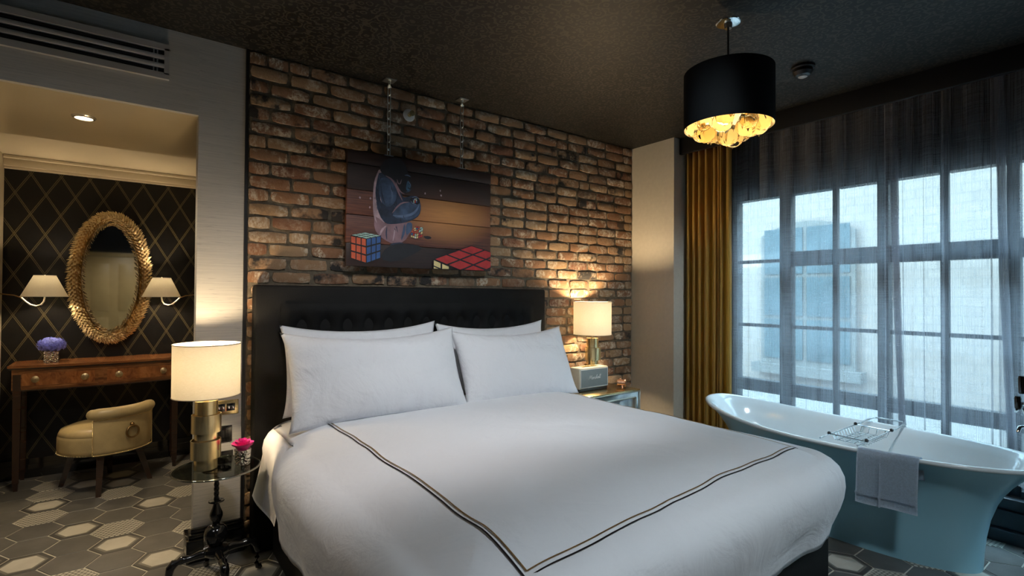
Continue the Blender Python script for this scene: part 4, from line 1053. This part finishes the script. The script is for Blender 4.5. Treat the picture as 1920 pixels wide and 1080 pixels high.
sconce(-.503, NX0, 'cream cone-shaded wall light left of the oval mirror, above the hydrangea', 58)
sconce(.192, .452, 'cream cone-shaded wall light right of the oval mirror, by the pier', 64)

# vanity chair
ccx, ccy = -.14, 4.70; CD = math.radians(-58)
ch = empty('vanity_chair', (ccx, ccy, 0), 'low tan leather vanity chair with rolled back, nailheads and a ring', 'chair')
bm = NB(); lathe(bm, [(.02, .262), (.235, .262), (.258, .272), (.262, .30), (.262, .375), (.258, .388), (.255, .392), (.258, .397), (.245, .425), (.20, .442), (.12, .450), (.0, .452)], ccx, ccy, 56, False); put('seat', bm, 'tan', ch, 60)
half = math.radians(44)
def arc(th, r, z): return (ccx+r*math.cos(CD+th), ccy+r*math.sin(CD+th), z)
bm = NB()
def backf(u, v):
    th = (u*2-1)*half; sec = [(.262, .265), (.268, .27), (.276, .30), (.278, .42), (.276, .53), (.240, .54), (.228, .50), (.226, .42)]
    r_, z_ = sec[round(v*7)]; return arc(th, r_, z_)
V = grid(bm, 36, 8, backf)
for j in (0, -1): bm.faces.new([row_[j] for row_ in V])
bk = put('backrest', bm, 'tan', ch, 60)
bm = NB(); tube(bm, [arc((i/40*2-1)*(half+.02), .262, .548) for i in range(41)], [.040*(.85+.15*min(1, min(i, 40-i)/3)) for i in range(41)], 16); rl = put('back_roll', bm, 'tan', ch, 50)
for sg in (-1, 1):
    bm = NB(); c_ = Vector(arc(sg*(half+.025), .262, .548)); sphere(bm, c_, .035, 14, 8, (1, 1, 1)); put('roll_end', bm, 'tan', rl, 180)
bm = NB()
for i in range(74): sphere(bm, arc((i/73*2-1)*half, .279, .276), .0042, 6, 4)
for i in range(70):
    th = half+(2*PI-2*half)*i/69; sphere(bm, arc(th, .262, .274), .004, 6, 4)
for sg in (-1, 1):
    for i in range(22): sphere(bm, arc(sg*half, .279, .285+i*.0105), .0042, 6, 4)
for i in range(60): sphere(bm, arc((i/59*2-1)*half*.96, .281, .512), .0036, 6, 4)
put('nailheads', bm, 'brass', bk, 180, kind='stuff')
rc = Vector(arc(.02, .290, .435)); tdir = Vector((-math.sin(CD), math.cos(CD), 0))
bm = NB(); tube(bm, [rc+tdir*(.040*math.cos(2*PI*i/28))+Vector((0, 0, .040*math.sin(2*PI*i/28)-.03)) for i in range(28)], .0065, 8, True); put('ring_pull', bm, 'wicker', bk, 180)
bm = NB(); sphere(bm, arc(.02, .282, .455), .014, 12, 8); put('ring_boss', bm, 'wicker', bk, 180)
for an in (-95, -10, 85, 155):
    a = math.radians(an); bm = NB(); tops, bots = (.20, .27), (.285, 0)
    for q in ((tops, .020), (bots, .013)): pass
    p1 = Vector((ccx+.19*math.cos(a), ccy+.19*math.sin(a), .27)); p0 = Vector((ccx+.27*math.cos(a), ccy+.27*math.sin(a), 0))
    rr = [[bm.verts.new(p+Vector((sx_*h, sy_*h, 0))) for sx_, sy_ in ((-1, -1), (1, -1), (1, 1), (-1, 1))] for p, h in ((p0, .014), (p1, .022))]
    for i in range(4): bm.faces.new((rr[0][i], rr[0][(i+1) % 4], rr[1][(i+1) % 4], rr[1][i]))
    bm.faces.new(rr[0][::-1]); bm.faces.new(rr[1]); put('leg', bm, 'darkwood', ch, 20)

# ================================================================== PENDANT, SMOKE DETECTOR, ADDED FILL DOWNLIGHTS
px_, py_, p0, p1, pr_ = 2.312, 1.376, 2.186, 2.455, .205
pe = empty('pendant_lamp', (px_, py_, 2.13), 'black drum pendant lamp with a cluster of amber glass baubles above the bed', 'lamp')
bm = NB(); lathe(bm, [(.045, CZ-.006), (.056, CZ-.004), (.058, CZ-.0005)], px_, py_, 40); lathe(bm, [(.016, CZ-.03), (.02, CZ-.006)], px_, py_, 20); put('ceiling_rose', bm, 'chrome', pe)
bm = NB(); tube(bm, [(px_, py_, CZ-.02), (px_, py_, 2.30)], .0045, 8); put('cable', bm, 'black', pe)
MT['shadeblack'] = plain('black_shade_fabric', (.005, .006, .007), .7, bump=.2, bscale=200, spec=.08)
def m_liner():
    k = NT('gold_shade_lining'); k.base(k.ramp(k.noise(k.coord(), 30, 3), [(0, (.74, .62, .38)), (1, (.86, .74, .50))])); k.b.inputs['Roughness'].default_value = .45; return k.m
MT['liner'] = m_liner()
bm = NB(); lathe(bm, [(pr_, p0), (pr_, p1), (pr_-.002, p1), (pr_-.002, p0), (pr_, p0)], px_, py_, 72, False); sh = put('drum_shade', bm, 'shadeblack', pe, 40)
bm = NB(); lathe(bm, [(pr_-.0028, p0+.001), (pr_-.0028, p1-.001)], px_, py_, 72, False); put('lining', bm, 'liner', sh, 40)
bm = NB(); lathe(bm, [(pr_-.004, p1-.02), (pr_-.004, p1-.012)], px_, py_, 72); put('top_disc', bm, 'liner', sh, 40)
rr2 = random.Random(5)
balls = [(0, 0, .052, 2.152)] + [(.105*math.cos(a), .105*math.sin(a), .046, 2.175+.012*((i % 2)*2-1)) for i, a in enumerate([2*PI*q/6+.3 for q in range(6)])] + [(.152*math.cos(a), .152*math.sin(a), .042, 2.190+.010*rr2.uniform(-1, 1)) for a in [2*PI*q/9+.1 for q in range(9)]]
bmb = NB(); lathe(bmb, [(.02, .97), (.10, 1.02)] [:0] + [(max(.02, math.sin(t_)), -math.cos(t_)) for t_ in [PI*q/12 for q in range(1, 12)]], 0, 0, 84, True, lambda a, z: 1+.022*math.cos(a*12))
bme = mesh_of('glass_bauble', bmb, 'bauble', 180)
bmc = NB(); lathe(bmc, [(.25, .92), (.25, 1.08), (.08, 1.15)], 0, 0, 16); capm = mesh_of('bauble_cap', bmc, 'brass', 40)
bmt = NB(); sphere(bmt, (0, 0, -1.06), .10, 8, 6); tipm = mesh_of('bauble_tip', bmt, 'bauble', 180)
for (x, y, r, z) in balls:
    o = add_piece('glass_bauble', bme, pe, (px_+x, py_+y, z), (rr2.uniform(-.3, .3), rr2.uniform(-.3, .3), rr2.uniform(0, 3)), (r, r, r))
    for nm, me in (('bauble_cap', capm), ('bauble_tip', tipm)):
        c_ = bpy.data.objects.new(nm, me); COL.objects.link(c_); c_.parent = o
for i in range(4):
    a = i*PI/2+.4; bm = NB(); sphere(bm, (px_+.08*math.cos(a), py_+.08*math.sin(a), 2.33), .022, 14, 10, (1, 1, 1.3)); put('bulb', bm, glow('pendant_bulb', (1, .82, .55), 4), pe, 180)
lamp('pendant_glow', 'POINT', (px_, py_, 2.31), 2.0, (1, .82, .55), pe, .05)

sm = empty('smoke_detector', (3.10, 1.383, CZ-.06), 'black smoke detector on the ceiling right of the pendant lamp', 'detector')
bm = NB(); lathe(bm, [(.060, CZ-.0005), (.062, CZ-.012), (.058, CZ-.018)], 3.10, 1.383, 36); put('base', bm, 'black', sm)
bm = NB(); lathe(bm, [(.052, CZ-.018), (.052, CZ-.034), (.040, CZ-.052), (.026, CZ-.058)], 3.10, 1.383, 36); put('cover', bm, 'black', sm)
bm = NB(); lathe(bm, [(.024, CZ-.057), (.024, CZ-.061), (.018, CZ-.064)], 3.10, 1.383, 24); put('sensor', bm, 'vent', sm)
for x, y, pw, lb, aim, ang in ((.1, -.5, 70, 'added unseen fill downlight nearest the beige door', (0, -1.2, 0), 2.1), (1.5, -.3, 150, 'added unseen fill downlight off the foot of the bed', None, 2.1),
                     (.75, 1.35, 76, 'added unseen fill downlight above the left side of the bed, aimed at the pillows', (1.15, 2.6, .95), 1.4), (1.75, .95, 85, 'added unseen fill downlight above the middle of the bed, aimed at the headboard', (2.0, 2.6, 1.0), 1.25),
                     (-.9, 1.4, 40, 'added unseen fill downlight in front of the nook, far left', (-.3, 3.0, .3), 1.7), (3.0, .40, 120, 'added unseen fill downlight above the bath', (3.55, 2.15, .75), 1.2)):
    downlight(x, y, CZ, lb, pw, (1, .98, .98) if x < 1 else (.84, .94, 1.0), ang, 'added fill downlights out of view', aim=aim)  # unseen fill lamps, added to brighten the bed, brick wall and bath

# ================================================================== CURTAINS
def drape(name, yA, yB, xc, amp, pleats, z0, z1, mt, seed, label, cat, group=None, bunch=(), lat=.012, flare=.3, n=None, thick=0, tail=False):
    """folded cloth: pleats run along y; 'bunch' = list of (centre 0..1, width, strength) where the cloth gathers"""
    rr = random.Random(seed); n = n or pleats*12+1; ph = [rr.uniform(.6, 1.35) for _ in range(pleats+2)]
    tot_ = [0]
    for q in ph[:pleats]: tot_.append(tot_[-1]+q)
    def f(u, v):
        if tail:
            if u > .74:
                q = (u-.74)/.26
                return (xc+.010*math.sin(q*8)+.016*q, yB-.05*(1-v)**2+(.006+.014*v+.012*(1-v))*math.cos(q*PI*6)+.006*noise.noise(Vector((q*5, v*9, seed))), z0+(z1-z0)*v)
            u = u/.74
        s = u*pleats; i = min(int(s), pleats-1); fr = s-i
        base = (tot_[i]+ph[i]*fr)/tot_[-1]
        for c, wd, stg in bunch:     # gather towards c
            dlt = base-c; base -= dlt*stg*math.exp(-(dlt/wd)**2)
        y = yA+(yB-yA)*base
        a = amp*(.55+.45*ph[i+1])*(1-flare*v); sw = math.sin(2*PI*fr)
        x = xc+a*sw+.006*math.sin(3*v+i)*(1-v)
        y += lat*math.sin(4*PI*fr+.6)*(1+.5*(1-v))+.008*noise.noise(Vector((u*9, v*2, seed)))*(1-v)
        return (x, y, z0+(z1-z0)*v)
    bm = NB(); grid(bm, n, 22, f)
    if thick: bmesh.ops.solidify(bm, geom=bm.faces[:], thickness=thick)
    return put(name, bm, mt, smooth=180, label=label, cat=cat, group=group)
drape('curtain', 2.642, 2.215, 3.795, .040, 8, .015, 2.63, 'goldcurtain', 3, 'heavy mustard gold curtain gathered beside the beige corner pier', 'curtain', None, ((.75, .2, .35),), .006, .1, 160, .002)
drape('sheer_curtain', 2.30, 1.20, 3.935, .022, 7, .33, 2.65, 'sheer', 5, 'sheer grey voile nearest the gold curtain, behind the far end of the bath', 'curtain', 'sheer voile curtains at the window', ((.12, .05, .8), (.42, .02, .6)), .008, .2, 300, 0, True)
drape('sheer_curtain', 1.215, .70, 3.975, .020, 5, .33, 2.65, 'sheer', 9, 'middle sheer grey voile, hanging behind the wire bath rack', 'curtain', 'sheer voile curtains at the window', ((.5, .03, .6),), .008, .2, 240, 0, True)
drape('sheer_curtain', .70, -1.80, 3.94, .022, 15, .33, 2.65, 'sheer', 13, 'sheer grey voile at the right edge, behind the bath taps', 'curtain', 'sheer voile curtains at the window', ((.06, .03, .8),), .008, .2, 340)

# ================================================================== BATH
bcx, bcy, ba, bb = 3.42, 1.295, .870, .385
def rimz(y): u = (y-bcy)/ba; return .583+.012*u*u*(1 if u < 0 else 0)+ (.075*u**2.2 if u > 0 else 0)
NB_ = 96
def plan(a, A, B, cx, cy, e=2.25):
    c, s = math.cos(a), math.sin(a); return (cx+B*math.copysign(abs(c)**(2/e), c), cy+A*math.copysign(abs(s)**(2/e), s))
tub = empty('bathtub', (3.43, 1.33, 0), 'freestanding slipper bathtub, white enamel with a cool teal cast coloured into the outside, by the window', 'bathtub')
bm = NB(); rings = []
for t_ in [0, .01, .04, .15, .3, .45, .6, .7, .78, .85, .9, .94, .97, .985]:
    k_ = .10*t_+.25*t_**2+.65*t_**4
    A = .625+(ba-.012-.625)*k_; B = .225+(bb-.012-.225)*k_; cx = 3.45+(bcx-3.45)*k_; cy = 1.305+(bcy-1.305)*k_
    ring = []
    for i in range(NB_):
        x, y = plan(2*PI*i/NB_, A, B, cx, cy); xr, yr = plan(2*PI*i/NB_, ba, bb, bcx, bcy)
        ring.append(bm.verts.new((x, y, t_*(rimz(yr)-.018))))
    rings.append(ring)
for a, b in zip(rings, rings[1:]):
    for i in range(NB_): bm.faces.new((a[i], a[(i+1) % NB_], b[(i+1) % NB_], b[i]))
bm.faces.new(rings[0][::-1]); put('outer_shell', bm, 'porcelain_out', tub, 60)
bm = NB(); rings = []
for off, w_, dzz in ((-.012, 0, -.022), (-.002, 0, -.020), (.0, 0, -.012), (-.003, 0, -.003), (-.012, 0, 0), (-.022, 0, -.002), (-.030, 0, -.010), (-.045, .05, 0), (-.062, .10, 0), (-.08, .16, 0), (-.105, .26, 0), (-.125, .36, 0), (-.145, .48, 0), (-.165, .62, 0), (-.185, .76, 0), (-.205, .87, 0), (-.235, .95, 0), (-.27, .985, 0), (-.33, 1, 0)):
    ring = []
    for i in range(NB_):
        x, y = plan(2*PI*i/NB_, ba+off*(1.35 if w_ else 1), bb+off, bcx, bcy); xr, yr = plan(2*PI*i/NB_, ba, bb, bcx, bcy)
        ring.append(bm.verts.new((x, y, (rimz(yr)+dzz)*(1-w_)+.155*w_)))
    rings.append(ring)
for a, b in zip(rings, rings[1:]):
    for i in range(NB_): bm.faces.new((a[i], a[(i+1) % NB_], b[(i+1) % NB_], b[i]))
bm.faces.new(rings[-1]); put('inner_basin', bm, 'porcelain_in', tub, 70)
bm = NB(); lathe(bm, [(.03, .157), (.03, .161), (.012, .163)], bcx, 1.0, 20); put('plughole', bm, 'chrome', tub)

# wire bath rack
zr = .594
ra = empty('bath_rack', (3.42, 1.18, zr), 'chrome wire rack laid across the bathtub rims', 'rack')
yA_, yB_ = 1.09, 1.27
bm = NB()
for y in (yA_, yB_): tube(bm, [(3.04, y, zr+.004), (3.78, y, zr+.004)], .004, 8)
put('side_rail', bm, 'chrome', ra) if False else bm.free()
for y in (yA_, yB_):
    bm = NB(); tube(bm, [(3.045, y, zr+.004), (3.80, y+.008, zr+.004)], .004, 8); put('side_rail', bm, 'chrome', ra)
for x in (3.17, 3.53):
    bm = NB(); tube(bm, [(x, yA_, zr+.004), (x+.008, yB_, zr+.004)], .004, 8); put('cross_rail', bm, 'chrome', ra)
for i in range(9):
    x = 3.205+i*.036; bm = NB(); tube(bm, [(x, yA_, zr+.003), (x, yA_+.012, zr-.028), (x, yB_-.012, zr-.028), (x, yB_, zr+.003)], .0022, 6); put('basket_wire', bm, 'chrome', ra)
for i in range(4):
    y = yA_+.03+i*.04; bm = NB(); tube(bm, [(3.17, y, zr+.002), (3.19, y, zr-.026), (3.515, y, zr-.026), (3.535, y, zr+.002)], .0022, 6); put('basket_wire', bm, 'chrome', ra)
bm = NB(); tube(bm, [(3.60, yA_, zr+.004), (3.72, yA_+.004, zr+.012), (3.80, yA_+.02, zr+.014), (3.81, (yA_+yB_)/2, zr+.014), (3.80, yB_-.01, zr+.014), (3.72, yB_+.004, zr+.012), (3.60, yB_, zr+.004)], .0045, 8); put('end_loop', bm, 'chrome', ra, 60)
for x in (3.17, 3.535):
    for y in (yA_, yB_+.004): bm = NB(); sphere(bm, (x, y, zr+.010), .010, 10, 8); put('knob', bm, 'black', ra, 180)

# towel over the near rim
def rimx(y): u = min(.999, abs((y-bcy)/ba)); return bcx-bb*(1-u**2.25)**(1/2.25)
sec = [(-.022, -.26), (-.021, -.20), (-.019, -.12), (-.017, -.05), (-.014, -.015), (-.004, .006), (.014, .009), (.034, .002), (.048, -.025), (.06, -.07), (.075, -.12)]
def tw(u, v):
    y = 1.085-.25*u; i = v*(len(sec)-1); a = int(min(i, len(sec)-2)); f = i-a
    dx, dzz = sec[a][0]*(1-f)+sec[a+1][0]*f, sec[a][1]*(1-f)+sec[a+1][1]*f
    hang = max(0, 1-v*2.2)
    dx -= .010*hang*(.5+math.sin(u*7+.5)*.5)+(.010 if u < .42 and hang > 0 else 0)*hang
    if dzz < -.15 and dx < 0: dzz -= .014*(1-u)*0
    return (rimx(y)+dx, y+.004*noise.noise(Vector((u*6, v*4, 0)))*hang, rimz(y)+dzz-.006*u*hang)
bm = NB(); grid(bm, 34, 40, tw); bmesh.ops.solidify(bm, geom=bm.faces[:], thickness=-.008); to = put('hand_towel', bm, 'towel', smooth=180, label='folded white hand towel draped over the side of the bathtub', cat='towel')
bm = NB()
for u0 in (.405,): grid(bm, 2, 24, lambda a, b: tuple(Vector(tw(u0+a*.02, b*.36))+Vector((-.011, 0, 0))))
grid(bm, 34, 2, lambda a, b: tuple(Vector(tw(a, .075+b*.02))+Vector((-.0105, 0, 0))))
bmesh.ops.solidify(bm, geom=bm.faces[:], thickness=.002); put('woven_band', bm, 'towel', to, 0)

# floor-standing bath taps at the right edge
fx, fy = 3.86, .535
ta = empty('bath_taps', (fx, fy, 0), 'floor-standing chrome bath taps with black levers at the right edge', 'tap')
for q in (-.06, .06):
    bm = NB(); tube(bm, [(fx, fy+q*.6, 0), (fx, fy+q*.6, .70), (fx, fy+q, .78)], .011, 12); put('standpipe', bm, 'chrome', ta)
    bm = NB(); lathe(bm, [(.03, .0005), (.03, .006), (.014, .012)], fx, fy+q*.6, 20); put('floor_flange', bm, 'chrome', ta)
bm = NB(); tube(bm, [(fx, fy-.09, .80), (fx, fy+.09, .80)], .018, 14); put('body', bm, 'chrome', ta)
for q, z0, z1, yy in ((.07, .775, .845, .075), (.055, .86, .955, .06)):
    bm = NB(); lathe(bm, [(.010, z0), (.014, z0+.006), (.016, z1-.012), (.012, z1)], fx-.03, fy+yy, 18); put('lever', bm, 'blackgloss', ta)
bm = NB(); tube(bm, [(fx, fy+.07, .80), (fx-.03, fy+.078, .772), (fx-.055, fy+.08, .765)], .007, 10); put('lever_arm', bm, 'chrome', ta)
bm = NB(); tube(bm, [(fx, fy, .80), (fx-.02, fy+.02, .71), (fx-.06, fy+.045, .695), (fx-.09, fy+.06, .688), (fx-.10, fy+.065, .665)], .010, 12); put('spout', bm, 'chrome', ta, 60)
